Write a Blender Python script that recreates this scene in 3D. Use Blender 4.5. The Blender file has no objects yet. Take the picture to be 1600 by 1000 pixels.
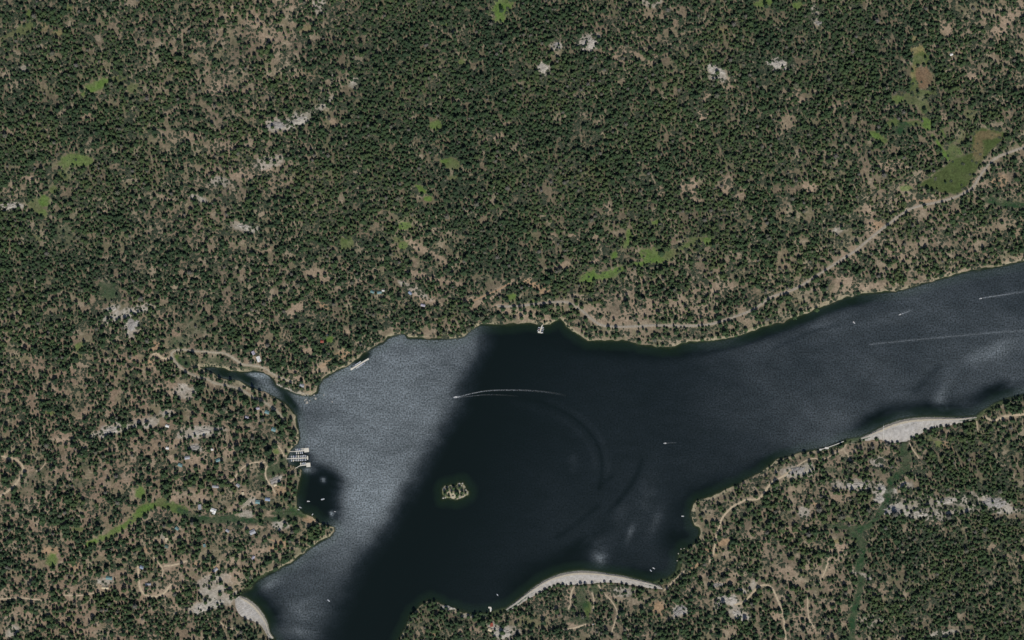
import bpy, bmesh, math, random
import numpy as np

# ------------------------------------------------------------------ camera, world, sun, exposure
S = 1.5                                     # metres on the ground for one pixel of the 1600 x 1000 photograph
def W(px, py):                              # photograph pixel -> metres east, metres north
    return (px - 800.0) * S, (500.0 - py) * S
scene = bpy.context.scene
COL = scene.collection
H_CAM = 9000.0
cam_d = bpy.data.cameras.new('camera'); cam = bpy.data.objects.new('camera', cam_d); COL.objects.link(cam)
cam.location = (0, 0, H_CAM); cam.rotation_euler = (0, 0, 0)
cam_d.sensor_fit = 'HORIZONTAL'; cam_d.angle = 2 * math.atan(1200.0 / H_CAM)
cam_d.clip_start = 10; cam_d.clip_end = 30000
scene.camera = cam
SUN_EL, SUN_AZ = math.radians(58), math.radians(168)     # azimuth clockwise from north (up in the picture)
world = bpy.data.worlds.new('World'); scene.world = world; world.use_nodes = True
wn = world.node_tree; wn.nodes.clear()
sky = wn.nodes.new('ShaderNodeTexSky'); sky.sky_type = 'NISHITA'; sky.sun_disc = False
sky.sun_elevation = SUN_EL; sky.sun_rotation = SUN_AZ; sky.altitude = 2000
bg = wn.nodes.new('ShaderNodeBackground'); bg.inputs['Strength'].default_value = 0.10
wo = wn.nodes.new('ShaderNodeOutputWorld')
wn.links.new(sky.outputs[0], bg.inputs[0]); wn.links.new(bg.outputs[0], wo.inputs[0])
sun_d = bpy.data.lights.new('sun', 'SUN'); sun_d.energy = 4.2; sun_d.angle = math.radians(0.5); sun_d.color = (1.0, 0.96, 0.90)
sun = bpy.data.objects.new('sun', sun_d); COL.objects.link(sun)
sun.rotation_euler = (math.pi / 2 - SUN_EL, 0, math.pi - SUN_AZ); sun.location = (0, -3000, 5000)
scene.view_settings.view_transform = 'Standard'; scene.view_settings.look = 'None'
scene.view_settings.exposure = -0.22; scene.view_settings.gamma = 1.0
scene.render.engine = 'CYCLES'
scene.cycles.max_bounces = 4; scene.cycles.diffuse_bounces = 2; scene.cycles.glossy_bounces = 2; scene.cycles.transparent_max_bounces = 6
scene.cycles.caustics_reflective = False; scene.cycles.caustics_refractive = False

rng = np.random.default_rng(7)
random.seed(7)

# ------------------------------------------------------------------ helpers
def smooth(a, b, x):
    t = np.clip((x - a) / (b - a), 0, 1); return t * t * (3 - 2 * t)
_LAT = [np.random.default_rng(100 + k).random((256, 256)).astype(np.float32) for k in range(6)]
def vnoise(x, y, scale, k=0):
    x = np.asarray(x, np.float64) / scale + 1000; y = np.asarray(y, np.float64) / scale + 1000
    xi = np.floor(x).astype(int); yi = np.floor(y).astype(int); fx = x - xi; fy = y - yi
    fx = fx * fx * (3 - 2 * fx); fy = fy * fy * (3 - 2 * fy); L = _LAT[k % 6]
    x0, x1, y0, y1 = xi & 255, (xi + 1) & 255, yi & 255, (yi + 1) & 255
    return (L[y0, x0] * (1 - fx) + L[y0, x1] * fx) * (1 - fy) + (L[y1, x0] * (1 - fx) + L[y1, x1] * fx) * fy
def fbm(x, y, scale, k=0, o=3):
    r = 0; a = 1; t = 0
    for i in range(o):
        r = r + a * vnoise(x, y, scale / 2 ** i, k + i); t += a; a *= 0.55
    return r / t
def seg_dist(X, Y, pts):
    d = np.full(np.shape(X), 1e9)
    for (x0, y0), (x1, y1) in zip(pts[:-1], pts[1:]):
        dx, dy = x1 - x0, y1 - y0
        t = np.clip(((X - x0) * dx + (Y - y0) * dy) / (dx * dx + dy * dy + 1e-9), 0, 1)
        d = np.minimum(d, (X - x0 - t * dx) ** 2 + (Y - y0 - t * dy) ** 2)
    return np.sqrt(d)
def inside(X, Y, poly):
    c = np.zeros(np.shape(X), bool); n = len(poly)
    for i in range(n):
        x0, y0 = poly[i]; x1, y1 = poly[i - 1]
        if y0 == y1: continue
        c ^= ((y0 > Y) != (y1 > Y)) & (X < (x1 - x0) * (Y - y0) / (y1 - y0) + x0)
    return c
def resample(pts, n):
    p = np.array(pts, float); d = np.r_[0, np.cumsum(np.hypot(*np.diff(p, axis=0).T))]
    t = np.linspace(0, d[-1], n)
    return np.c_[np.interp(t, d, p[:, 0]), np.interp(t, d, p[:, 1])]
def rounded(pts, step):
    p = np.array(pts, float)
    for _ in range(2):
        q = np.empty((2 * len(p) - 2, 2)); q[0::2] = p[:-1] * .75 + p[1:] * .25; q[1::2] = p[:-1] * .25 + p[1:] * .75
        p = np.vstack([p[:1], q, p[-1:]])
    L = np.hypot(*np.diff(p, axis=0).T).sum()
    return resample(p, max(3, int(L / step)))

def mat(name, color=(.5, .5, .5), rough=.8, var=.25, scale=.4, metal=0.0):
    if name in bpy.data.materials: return bpy.data.materials[name]
    m = bpy.data.materials.new(name); m.use_nodes = True; nt = m.node_tree; b = nt.nodes['Principled BSDF']
    b.inputs['Roughness'].default_value = rough; b.inputs['Metallic'].default_value = metal
    tc = nt.nodes.new('ShaderNodeTexCoord'); nz = nt.nodes.new('ShaderNodeTexNoise')
    nz.inputs['Scale'].default_value = scale; nz.inputs['Detail'].default_value = 4
    nt.links.new(tc.outputs['Object'], nz.inputs['Vector'])
    mp = nt.nodes.new('ShaderNodeMapRange'); mp.inputs['From Min'].default_value = .25; mp.inputs['From Max'].default_value = .75
    mp.inputs['To Min'].default_value = 1 - var; mp.inputs['To Max'].default_value = 1 + var
    nt.links.new(nz.outputs['Fac'], mp.inputs['Value'])
    hs = nt.nodes.new('ShaderNodeMix'); hs.data_type = 'RGBA'; hs.blend_type = 'MULTIPLY'; hs.inputs['Factor'].default_value = 1
    hs.inputs['A'].default_value = (*color, 1); nt.links.new(mp.outputs['Result'], hs.inputs['B'])
    nt.links.new(hs.outputs['Result'], b.inputs['Base Color'])
    return m
def tag(o, label=None, cat=None, group=None, kind=None):
    if label: o['label'] = label
    if cat: o['category'] = cat
    if group: o['group'] = group
    if kind: o['kind'] = kind
    return o
def mesh_obj(name, verts, faces, material=None, parent=None, smooth_faces=False):
    me = bpy.data.meshes.new(name); me.from_pydata([tuple(map(float, v)) for v in verts], [], [tuple(f) for f in faces])
    me.update()
    if smooth_faces: me.polygons.foreach_set('use_smooth', [True] * len(me.polygons))
    if material: me.materials.append(material)
    return link(name, me, parent)
def link(name, me, parent=None):
    o = bpy.data.objects.new(name, me); COL.objects.link(o)
    if parent: o.parent = parent
    return o
def empty(name, loc, rz=0.0):
    o = bpy.data.objects.new(name, None); COL.objects.link(o); o.location = loc; o.rotation_euler = (0, 0, rz); o.empty_display_size = 1
    return o
def copy_tree(o, parent=None):
    c = o.copy(); COL.objects.link(c); c.parent = parent
    for ch in o.children: copy_tree(ch, c)
    return c
class MB:
    def __init__(s): s.v = []; s.f = []
    def box(s, x0, x1, y0, y1, z0, z1):
        n = len(s.v)
        s.v += [(x, y, z) for z in (z0, z1) for x, y in ((x0, y0), (x1, y0), (x1, y1), (x0, y1))]
        s.f += [tuple(n + i for i in q) for q in ((0, 3, 2, 1), (4, 5, 6, 7), (0, 1, 5, 4), (1, 2, 6, 5), (2, 3, 7, 6), (3, 0, 4, 7))]
        return s
    def cyl(s, p0, p1, r0, r1, n=7):
        p0, p1 = np.array(p0, float), np.array(p1, float); a = p1 - p0; a /= np.linalg.norm(a)
        u = np.cross(a, (0, 0, 1) if abs(a[2]) < .9 else (1, 0, 0)); u /= np.linalg.norm(u); w = np.cross(a, u); b = len(s.v)
        for p, r in ((p0, r0), (p1, r1)):
            for i in range(n):
                t = 2 * math.pi * i / n; s.v.append(tuple(p + r * (math.cos(t) * u + math.sin(t) * w)))
        s.f += [(b + i, b + (i + 1) % n, b + n + (i + 1) % n, b + n + i) for i in range(n)]
        s.f += [tuple(b + i for i in reversed(range(n))), tuple(b + n + i for i in range(n))]
        return s
    def build(s, name, material, parent=None): return mesh_obj(name, s.v, s.f, material, parent)
def grid_mesh(name, X, Y, Z, mask=None, attrs=None, material=None):
    ny, nx = X.shape
    idx = np.arange(nx * ny).reshape(ny, nx)
    quads = np.stack([idx[:-1, :-1], idx[1:, :-1], idx[1:, 1:], idx[:-1, 1:]], -1).reshape(-1, 4)   # rows run south
    co = np.stack([X, Y, Z], -1).reshape(-1, 3)
    sel = None
    if mask is not None:
        quads = quads[mask[:-1, :-1].ravel()]
        used = np.unique(quads); re = np.full(nx * ny, -1); re[used] = np.arange(len(used)); quads = re[quads]; co = co[used]; sel = used
    me = bpy.data.meshes.new(name); me.vertices.add(len(co)); me.vertices.foreach_set('co', co.astype(np.float32).ravel())
    nq = len(quads); me.loops.add(nq * 4); me.loops.foreach_set('vertex_index', quads.astype(np.int32).ravel())
    me.polygons.add(nq); me.polygons.foreach_set('loop_start', np.arange(0, nq * 4, 4, dtype=np.int32))
    me.polygons.foreach_set('use_smooth', np.ones(nq, bool))
    me.update(calc_edges=True)
    for nm, a in (attrs or {}).items():
        if a.ndim == 3:
            a = a.reshape(-1, 3); a = a[sel] if sel is not None else a
            at = me.attributes.new(nm, 'FLOAT_COLOR', 'POINT'); at.data.foreach_set('color', np.c_[a, np.ones(len(a))].astype(np.float32).ravel())
        else:
            a = a.ravel(); a = a[sel] if sel is not None else a
            at = me.attributes.new(nm, 'FLOAT', 'POINT'); at.data.foreach_set('value', a.astype(np.float32))
    if material: me.materials.append(material)
    return link(name, me)

# ------------------------------------------------------------------ survey of the photograph (pixels)
SHORE_N = [(305,572),(320,573),(335,572),(345,574),(355,577),(365,579),(378,581),(390,580),(402,580),(412,581),(420,585),(428,594),(432,600),
 (441,604),(452,610),(462,614),(475,617),(485,617),(496,613),(497,603),(503,592),(512,587),(523,580),(540,572),(550,565),(562,558),(575,547),
 (585,541),(598,535),(607,527),(615,524),(628,520),(634,522),(638,528),(650,528),(670,529),(690,529),(715,527),(725,524),(732,517),(741,511),
 (752,506),(765,507),(785,507),(800,506),(818,505),(828,503),(838,505),(846,507),(860,506),(868,502),(875,497),(880,503),(886,510),(895,518),
 (908,526),(918,532),(930,533),(950,532),(970,532),(985,534),(1000,538),(1015,541),(1035,542),(1055,541),(1068,536),(1085,534),(1105,532),
 (1130,530),(1150,525),(1170,519),(1185,513),(1205,507),(1225,502),(1245,494),(1262,488),(1278,481),(1295,474),(1312,467),(1330,462),(1350,458),
 (1380,456),(1400,454),(1420,449),(1440,443),(1465,436),(1490,429),(1515,422),(1535,420),(1560,416),(1580,411),(1600,407),(1650,395),(1800,370)]
DAM_A_WATER = [(1526,651.5),(1520,651.5),(1500,653),(1480,652.5),(1460,652),(1440,652),(1420,654),(1405,657),(1390,662),(1375,669),(1360,677),(1345,684)]
DAM_A_TOE = [(1526,655),(1510,659),(1490,664),(1470,668),(1448,673),(1435,682),(1420,690),(1405,693),(1390,694),(1375,686),(1362,688),(1347,690)]
DAM_B_WATER = [(1034,918),(1020,911.5),(1005,907.5),(990,904),(970,899),(950,896),(930,893),(910,891.5),(890,893),(870,898),(850,907),(835,917),(820,929),(805,941),(790,952)]
DAM_B_TOE = [(1036,921),(1018,920),(1003,917),(988,915.5),(970,912),(950,910.5),(932,912),(912,914),(893,914.5),(872,916),(857,920),(845,927),(832,933),(815,943),(794,957)]
DAM_C_WATER = [(428,997),(421,988),(418,972),(412,960),(404,949),(395,941),(385,934),(374,931)]
DAM_C_TOE = [(420,1000),(414,988),(407,977),(395,971),(382,967),(373,961),(367,950),(366,936)]
SHORE_SE = [(1800,588),(1650,606),(1600,617),(1585,621),(1570,625),(1555,631),(1545,638),(1533,645)]
SHORE_S1 = [(1335,686),(1320,688),(1310,693),(1295,699),(1280,703),(1265,705),(1250,708),(1240,713),(1225,716),(1213,720),(1203,728),(1190,738),
 (1178,745),(1165,750),(1155,757),(1145,760),(1130,767),(1115,774),(1100,780),(1090,783),(1083,790),(1081,802),(1083,813),(1084,820),(1092,825),
 (1094,833),(1090,842),(1083,852),(1073,856),(1065,861),(1060,868),(1060,880),(1057,892),(1050,900),(1042,905),(1030,908)]
SHORE_S2 = [(785,952),(770,957),(750,960),(735,959),(720,957),(712,952),(700,949),(690,945),(680,940),(672,938),(662,943),(655,950),(645,957),
 (640,965),(637,975),(632,985),(627,995),(622,1005),(604,1060),(590,1180),(440,1180),(440,1100),(434,1015)]
SHORE_W = [(378,927),(385,923),(392,918),(396,912),(405,905),(415,899),(428,893),(440,885),(455,879),(465,871),(475,863),(485,855),(495,849),
 (505,843),(515,838),(521,830),(521,825),(512,822),(502,819),(496,814),(490,808),(483,804),(474,801),(468,798),(463,793),(462,783),(463,770),
 (465,760),(468,750),(469,742),(470,735),(466,732),(460,730),(452,727),(447,722),(448,714),(450,709),(453,703),(458,697),(464,692),(467,685),
 (466,675),(464,663),(461,650),(455,643),(449,637),(444,630),(435,625),(425,620),(415,615),(403,611),(393,607),(385,602),(375,597),(362,595),
 (350,594),(340,590),(330,583),(318,577)]
LAKE = SHORE_N + SHORE_SE + DAM_A_WATER + SHORE_S1 + DAM_B_WATER[1:] + SHORE_S2 + DAM_C_WATER + SHORE_W
ISLAND = [(692,764),(695,759),(699,760),(704,758),(709,760.6),(712.5,759.5),(716,754.4),(720,754.7),(723.7,754),(725.6,758),(728,761),(729.4,765.6),
 (732,768),(731.5,772.5),(726,775),(723,777.5),(717.5,779),(712.5,781),(707.5,779.4),(700,777.5),(691,778.7),(692,775),(691,770)]
DAMS = [(DAM_A_WATER, DAM_A_TOE), (DAM_B_WATER, DAM_B_TOE), (DAM_C_WATER, DAM_C_TOE)]

# roads: points, width in pixels, material key
ROADS = [
 ('road', [(1790,205),(1700,215),(1640,222),(1600,230),(1580,237),(1560,244),(1545,255),(1530,275),(1520,293),(1505,303),(1490,309),(1470,315),(1445,320),(1420,326),(1405,337),(1385,352),
   (1365,368),(1350,380),(1335,393),(1320,402),(1305,412),(1285,425),(1262,440),(1245,450),(1225,458),(1205,463),(1190,475),(1175,485),(1150,494),
   (1130,501),(1110,507),(1085,509),(1055,509),(1020,508),(990,510),(965,511),(940,509),(928,502),(915,490),(905,482),(893,474),(880,471),(866,472),
   (850,473),(830,476),(810,478),(795,479),(778,478)], 3.5, 'grey'),
 ('road', [(268,552),(269,558),(276,568),(285,577),(297,584),(312,590),(325,592),(335,599),(350,601),(365,605),(378,608),(390,618),(405,625),(415,629),(425,636),(438,647),(443,655)], 3.4, 'gravel'),
 ('road', [(268,552),(275,546.5),(290,546),(305,549),(320,549),(335,551),(350,551),(362,557),(372,565),(380,570),(395,571),(408,573),(420,579),(432,588),(445,592),(458,598)], 2.8, 'gravel'),
 ('dirt_track', [(267,560),(255,560.5),(250,556),(244,550),(238,556)], 3.0, 'pale'),
 ('road', [(-160,660),(-60,690),(-10,703),(3,710),(12,715),(25,716),(34,722),(39,732),(37,740),(32,748),(27,755),(19,763),(8,771),(-5,778),(-80,820),(-160,840)], 3.2, 'pale'),
 ('footpath', [(58,735.5),(64,734),(69,728),(73,722)], 1.6, 'pale'),
 ('dirt_track', [(1240,731),(1222,745),(1205,752),(1190,777),(1178,781),(1168,779),(1160,783),(1145,790),(1135,800),(1126,812),(1121,830),(1117,850),(1114,866),(1108,878)], 3.0, 'pale'),
 ('dirt_track', [(1070,892),(1060,900),(1050,911),(1037,923)], 2.4, 'pale'),
 ('dirt_track', [(1148,944),(1160,942),(1170,932),(1180,920),(1188,914),(1200,913),(1206,918),(1212,930),(1218,945),(1222,955),(1224,970),(1227,1000),(1230,1060),(1240,1160)], 2.8, 'pale'),
 ('footpath', [(1421,692),(1425,700),(1431,709),(1436,716)], 1.8, 'pale'),
 ('footpath', [(1525,652),(1527,662),(1528,672)], 2.2, 'pale'),
 ('dirt_track', [(1527,650),(1538,650),(1545,655),(1553,657),(1560,655),(1570,650),(1585,649),(1600,647),(1680,640),(1780,632)], 3.4, 'pale'),
 ('dirt_track', [(216,884),(217,900),(218,915),(222,925),(232,932),(245,932),(258,926),(268,912)], 3.0, 'pale'),
 ('footpath', [(240,870),(249,880),(256,890),(253,903)], 1.6, 'pale'),
 ('dirt_track', [(257,884),(270,883),(282,880),(292,876)], 2.6, 'pale'),
 ('dirt_track', [(-160,930),(-80,938),(0,936),(30,933),(45,935),(66,937)], 1.8, 'pale'),
 ('footpath', [(100,929),(118,930),(130,930),(148,926)], 1.4, 'pale'),
 ('footpath', [(344,972),(350,978),(358,983),(367,982),(372,993)], 1.6, 'pale'),
 ('footpath', [(1295,861),(1293,880),(1285,900),(1278,912)], 1.6, 'pale'),
 ('footpath', [(1261,930),(1261,950),(1263,968),(1272,980)], 1.5, 'pale'),
 ('dirt_track', [(899,914),(892,925),(892,940),(888,952)], 2.4, 'pale'),
 ('footpath', [(925,926),(929,940),(926,955)], 1.8, 'pale'),
 ('footpath', [(935,914),(941,925),(952,935),(960,945),(966,958),(960,972),(955,990)], 1.8, 'pale'),
 ('footpath', [(880,984),(900,980),(916,975)], 2.4, 'pale'),
 ('footpath', [(1245,728),(1265,715),(1290,718),(1303,708),(1318,702),(1325,690)], 1.8, 'pale'),
 ('footpath', [(1318,702),(1330,720)], 1.5, 'pale'),
 ('dirt_track', [(740,470),(757,462),(780,452),(797,442)], 2.4, 'soil'),
 ('footpath', [(430,692),(438,700),(444,712)], 1.6, 'pale'),
 ('dirt_track', [(417,728),(414,738),(417,750),(425,760),(430,770)], 2.2, 'pale'),
 ('dirt_track', [(352,757),(366,750),(373,735),(392,722),(415,722)], 2.0, 'pale'),
 ('footpath', [(412,836),(420,842),(432,846),(443,850)], 2.0, 'soil'),
 ('dirt_track', [(370,800),(382,790),(390,782)], 2.4, 'gravel'),
]
# openings in the wood: (x, y, rx, ry, screen angle, strength, kind) kind g granite, t tan soil, o orange soil
CLEAR = [(432,197,18,9,-8,1,'g'),(460,190,24,11,-20,.9,'g'),(495,172,22,6,-28,.7,'g'),(513,158,14,5,-35,.7,'g'),(197,490,40,8,-15,.9,'g'),(207,510,12,16,15,.9,'g'),
 (172,484,14,5,-20,.9,'g'),(920,68,18,14,-30,.9,'g'),(870,72,9,7,0,.9,'g'),(850,108,11,10,0,.9,'g'),(975,85,30,14,10,.6,'t'),(1010,88,22,12,30,.5,'t'),
 (1120,114,17,12,25,.95,'g'),(1135,130,15,10,10,.7,'t'),(1217,100,20,10,10,.9,'g'),(1272,22,8,15,0,.8,'g'),(1281,36,10,4,0,.9,'g'),(1018,4,18,8,0,.7,'g'),
 (1098,181,9,8,0,1,'t'),(1103,152,12,6,-30,.7,'t'),(385,355,22,7,10,.8,'g'),(400,268,40,10,-12,.7,'t'),(345,285,16,8,0,.7,'g'),(420,255,26,10,-15,.7,'g'),
 (310,310,14,5,25,.9,'g'),(270,312,22,4,20,.6,'t'),(15,322,22,6,0,1,'g'),(20,300,14,18,60,.6,'t'),(50,280,14,5,0,.9,'t'),(160,330,10,4,20,.8,'t'),
 (38,108,10,5,0,.8,'g'),(15,203,10,5,0,.8,'t'),(75,203,5,4,0,.8,'t'),(82,215,5,3,0,.8,'t'),(135,180,8,6,0,.7,'t'),(340,140,20,12,-20,.7,'t'),(290,215,28,10,0,.6,'t'),
 (350,228,28,8,10,.6,'t'),(402,35,22,10,30,.7,'t'),(420,65,20,10,45,.6,'t'),(500,10,10,14,0,.7,'g'),(440,55,20,8,40,.5,'t'),(460,115,14,8,0,.5,'t'),
 (555,130,8,10,30,.8,'g'),(520,120,7,4,-50,.8,'g'),(520,190,12,4,45,.8,'t'),(690,45,26,7,25,.7,'t'),(640,60,10,5,0,.6,'t'),(775,215,16,7,0,.7,'t'),(790,190,8,6,0,.7,'t'),
 (650,385,22,5,35,.9,'t'),(680,400,25,6,35,.8,'t'),(660,430,35,5,15,.8,'t'),(645,452,30,5,30,.8,'g'),(670,470,22,5,20,.85,'t'),(655,462,18,6,35,.8,'t'),
 (700,440,25,6,10,.6,'t'),(720,470,20,5,-10,.7,'t'),(760,468,26,5,-30,.9,'t'),(830,442,14,6,15,.95,'o'),(848,452,14,6,30,.9,'o'),(800,440,14,5,-10,.7,'t'),
 (775,478,12,6,0,.9,'t'),(800,486,30,5,0,.85,'t'),(830,492,30,8,0,.8,'t'),(850,500,30,3,0,.8,'t'),(468,480,16,8,-30,.9,'t'),(455,492,8,8,0,.9,'t'),(505,478,12,4,25,.9,'o'),
 (545,445,18,5,-20,.6,'t'),(500,430,26,8,20,.6,'t'),(590,435,12,5,0,.6,'t'),(1085,290,7,12,5,1,'t'),(1070,295,8,12,-10,.8,'t'),(1135,290,7,14,10,.9,'t'),
 (1155,307,10,6,-40,.8,'t'),(1090,312,9,4,0,.9,'t'),(1030,298,7,8,0,.8,'t'),(950,325,6,8,0,.8,'t'),(930,372,8,6,30,.7,'t'),(895,372,10,7,20,.7,'t'),(865,370,5,8,0,.7,'t'),
 (880,415,22,6,-10,.7,'t'),(930,407,8,4,-30,.9,'t'),(1120,450,40,8,-5,.6,'t'),(1040,475,50,10,0,.5,'t'),(1090,490,40,10,0,.55,'t'),(930,490,22,14,20,.7,'t'),
 (960,500,35,8,0,.5,'t'),(1000,485,30,8,0,.5,'t'),(1265,293,12,8,30,.9,'t'),(1355,330,10,12,0,.8,'t'),(1360,355,12,14,-20,.8,'t'),(1372,352,8,8,0,.8,'o'),(1308,360,9,5,-20,.8,'g'),
 (1395,260,22,8,0,.8,'t'),(1560,282,14,10,0,.8,'o'),(1540,290,10,6,0,.6,'t'),(1575,350,20,16,0,.5,'t'),(1410,395,30,14,0,.5,'t'),(1330,395,20,10,-30,.5,'t'),
 (1420,310,12,4,0,.8,'t'),(1440,313,20,3,0,.7,'o'),(1575,30,16,10,-40,.9,'t'),(1590,15,10,14,0,.8,'t'),(1560,48,14,8,10,.8,'t'),(1475,45,8,16,-35,.8,'t'),(1445,42,6,6,0,.7,'t'),
 (1520,122,7,5,30,.9,'t'),(1320,165,14,6,0,.6,'t'),(1230,150,20,10,-20,.6,'t'),(1250,160,12,8,0,.6,'t'),(1230,190,10,14,10,.6,'t'),(1470,180,8,10,0,.7,'t'),(1300,170,12,6,-20,.6,'t'),
 (1485,98,8,8,0,.7,'t'),(1585,405,30,6,-15,.5,'t'),(1340,450,50,6,-5,.75,'t'),(1320,440,16,8,0,.8,'t'),(1290,470,30,4,-20,.6,'t'),(1500,425,18,5,-10,.8,'t'),
 (244,540,8,5,-50,.95,'o'),(235,565,6,7,0,.95,'o'),(240,556,10,4,0,.8,'t'),(290,612,15,13,0,.85,'g'),(270,605,28,10,0,.6,'t'),(180,670,34,9,-15,.85,'g'),(162,676,12,6,0,.9,'g'),
 (100,685,16,9,0,.95,'t'),(120,690,14,4,10,.8,'t'),(230,660,20,8,-10,.8,'g'),(262,645,12,8,0,.8,'g'),(310,675,35,9,-8,.85,'g'),(330,672,20,8,0,.8,'g'),(280,690,10,8,-40,.8,'t'),(270,697,8,6,0,.7,'t'),
 (305,700,11,6,10,.95,'g'),(302,717,9,7,0,.9,'t'),(357,707,10,10,30,.95,'t'),(270,718,8,6,0,.9,'t'),(320,730,10,5,0,.7,'t'),(50,732,9,7,0,.8,'t'),(85,730,8,8,0,.7,'t'),
 (430,750,11,6,-30,1,'g'),(438,768,10,8,0,.7,'o'),(400,772,12,6,0,.8,'t'),(380,770,8,6,0,.7,'t'),(390,784,12,6,-10,1,'g'),(365,792,14,5,-50,.7,'t'),(438,820,13,8,0,1,'g'),(385,803,12,7,0,.85,'g'),
 (484,812,10,7,30,1,'o'),(442,850,8,8,20,1,'o'),(430,856,10,4,0,.9,'o'),(405,862,16,5,0,.9,'t'),(400,824,14,4,0,.9,'t'),(425,803,10,5,0,.9,'t'),(272,778,8,7,40,1,'t'),(310,776,12,6,0,.8,'t'),
 (255,838,6,6,0,1,'g'),(245,845,12,6,0,.8,'t'),(228,858,6,4,0,1,'o'),(335,890,10,5,-40,.9,'o'),(310,882,10,4,30,.9,'o'),(345,880,26,6,0,.6,'t'),(165,908,14,6,0,.9,'g'),(158,920,10,6,60,.9,'t'),
 (260,925,26,8,-10,.7,'t'),(225,918,8,14,0,.7,'t'),(262,885,10,6,0,.8,'t'),(335,915,26,16,-20,.8,'g'),(360,905,22,10,-30,.7,'t'),(330,945,40,8,-15,.95,'g'),(310,952,14,10,-20,.95,'g'),(345,935,30,6,-15,.9,'g'),
 (276,949,10,4,0,.9,'t'),(20,985,14,8,-40,.7,'g'),(60,965,30,10,10,.5,'t'),(80,860,12,6,0,.9,'o'),(82,895,6,5,0,.9,'t'),(116,882,8,8,0,.7,'o'),(470,594,12,6,30,.8,'t'),(460,582,16,6,25,.6,'t'),(500,576,14,6,-20,.8,'t'),
 (485,606,10,6,0,.8,'t'),(520,560,26,4,-35,.7,'o'),(540,556,14,4,-30,.9,'o'),(545,518,8,4,0,.9,'t'),(480,548,8,4,0,.9,'t'),(440,540,10,4,30,.8,'t'),(400,535,16,4,25,.8,'t'),(425,600,30,3,30,.6,'g'),(460,612,24,3,15,.7,'g'),
 (640,958,6,7,-45,.9,'o'),(655,987,10,7,-40,.7,'t'),(676,990,6,3,0,.9,'o'),(715,985,14,6,-30,.8,'t'),(700,950,14,4,10,.7,'g'),(740,962,24,3,0,.9,'g'),(785,990,16,10,0,1,'g'),(770,978,14,6,30,.8,'g'),(745,985,14,8,0,.7,'t'),
 (800,985,14,8,0,.8,'g'),(895,975,9,5,0,.9,'t'),(885,930,6,10,-10,.7,'t'),(975,925,18,8,0,.8,'g'),(960,930,8,6,0,.7,'t'),(1062,954,15,9,-25,1,'g'),(1030,950,10,9,-20,.95,'o'),(1040,945,9,5,0,.8,'t'),
 (1140,937,17,8,15,1,'g'),(1120,914,12,3,-5,.95,'g'),(1155,960,18,10,20,.85,'g'),(1120,945,6,6,0,.9,'g'),(1157,922,8,4,30,.9,'g'),(1175,915,5,10,25,.8,'g'),(1215,962,9,8,-20,1,'t'),(1100,895,8,4,-40,.7,'t'),
 (1085,885,9,5,-50,1,'o'),(1130,848,12,5,-15,.9,'o'),(1110,862,14,8,0,.7,'o'),(1312,855,13,7,0,1,'t'),(1300,858,6,4,-30,1,'t'),(1245,735,26,9,-10,.85,'g'),(1260,738,20,6,-20,.8,'g'),(1225,740,16,8,0,.6,'t'),
 (1325,702,14,7,0,.8,'t'),(1372,722,12,7,0,.9,'g'),(1365,690,14,6,10,.7,'t'),(1335,688,14,4,-15,.9,'g'),(1340,758,40,10,5,.75,'g'),(1378,766,8,8,0,1,'g'),(1374,780,8,7,-20,1,'g'),(1395,768,6,8,0,.9,'g'),(1415,760,14,8,0,.7,'g'),
 (1410,795,34,9,8,.95,'g'),(1440,806,40,6,5,.9,'g'),(1480,783,30,7,-8,.85,'g'),(1500,798,40,5,-5,.85,'g'),(1550,785,26,10,5,.95,'g'),(1570,797,22,6,0,.9,'g'),(1520,785,40,14,0,.6,'g'),(1450,790,60,14,0,.6,'g'),
 (1455,817,14,5,0,.9,'t'),(1555,855,14,5,0,.8,'t'),(1580,870,20,12,0,.4,'t'),(1470,990,30,5,-10,.8,'g'),(1360,970,20,10,0,.5,'g'),(1375,920,20,12,0,.5,'t'),(1335,893,8,4,0,.8,'g'),(1352,900,10,4,20,.8,'g'),
 (1220,900,30,14,0,.5,'t'),(1280,890,24,14,0,.5,'t'),(1250,960,20,14,0,.5,'t'),(1275,985,14,5,0,.8,'t'),(1310,780,20,10,0,.6,'t'),(1275,788,8,4,0,.8,'o'),(1255,800,8,8,-50,.7,'g'),(1245,765,14,6,0,.6,'t'),
 (1540,642,10,5,-20,.7,'t'),(1480,697,14,5,20,.7,'o'),(1575,652,20,4,-5,.9,'t'),(1135,902,20,12,0,.4,'t'),(1225,830,14,8,0,.5,'t'),(1180,830,16,8,0,.5,'t')]
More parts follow.
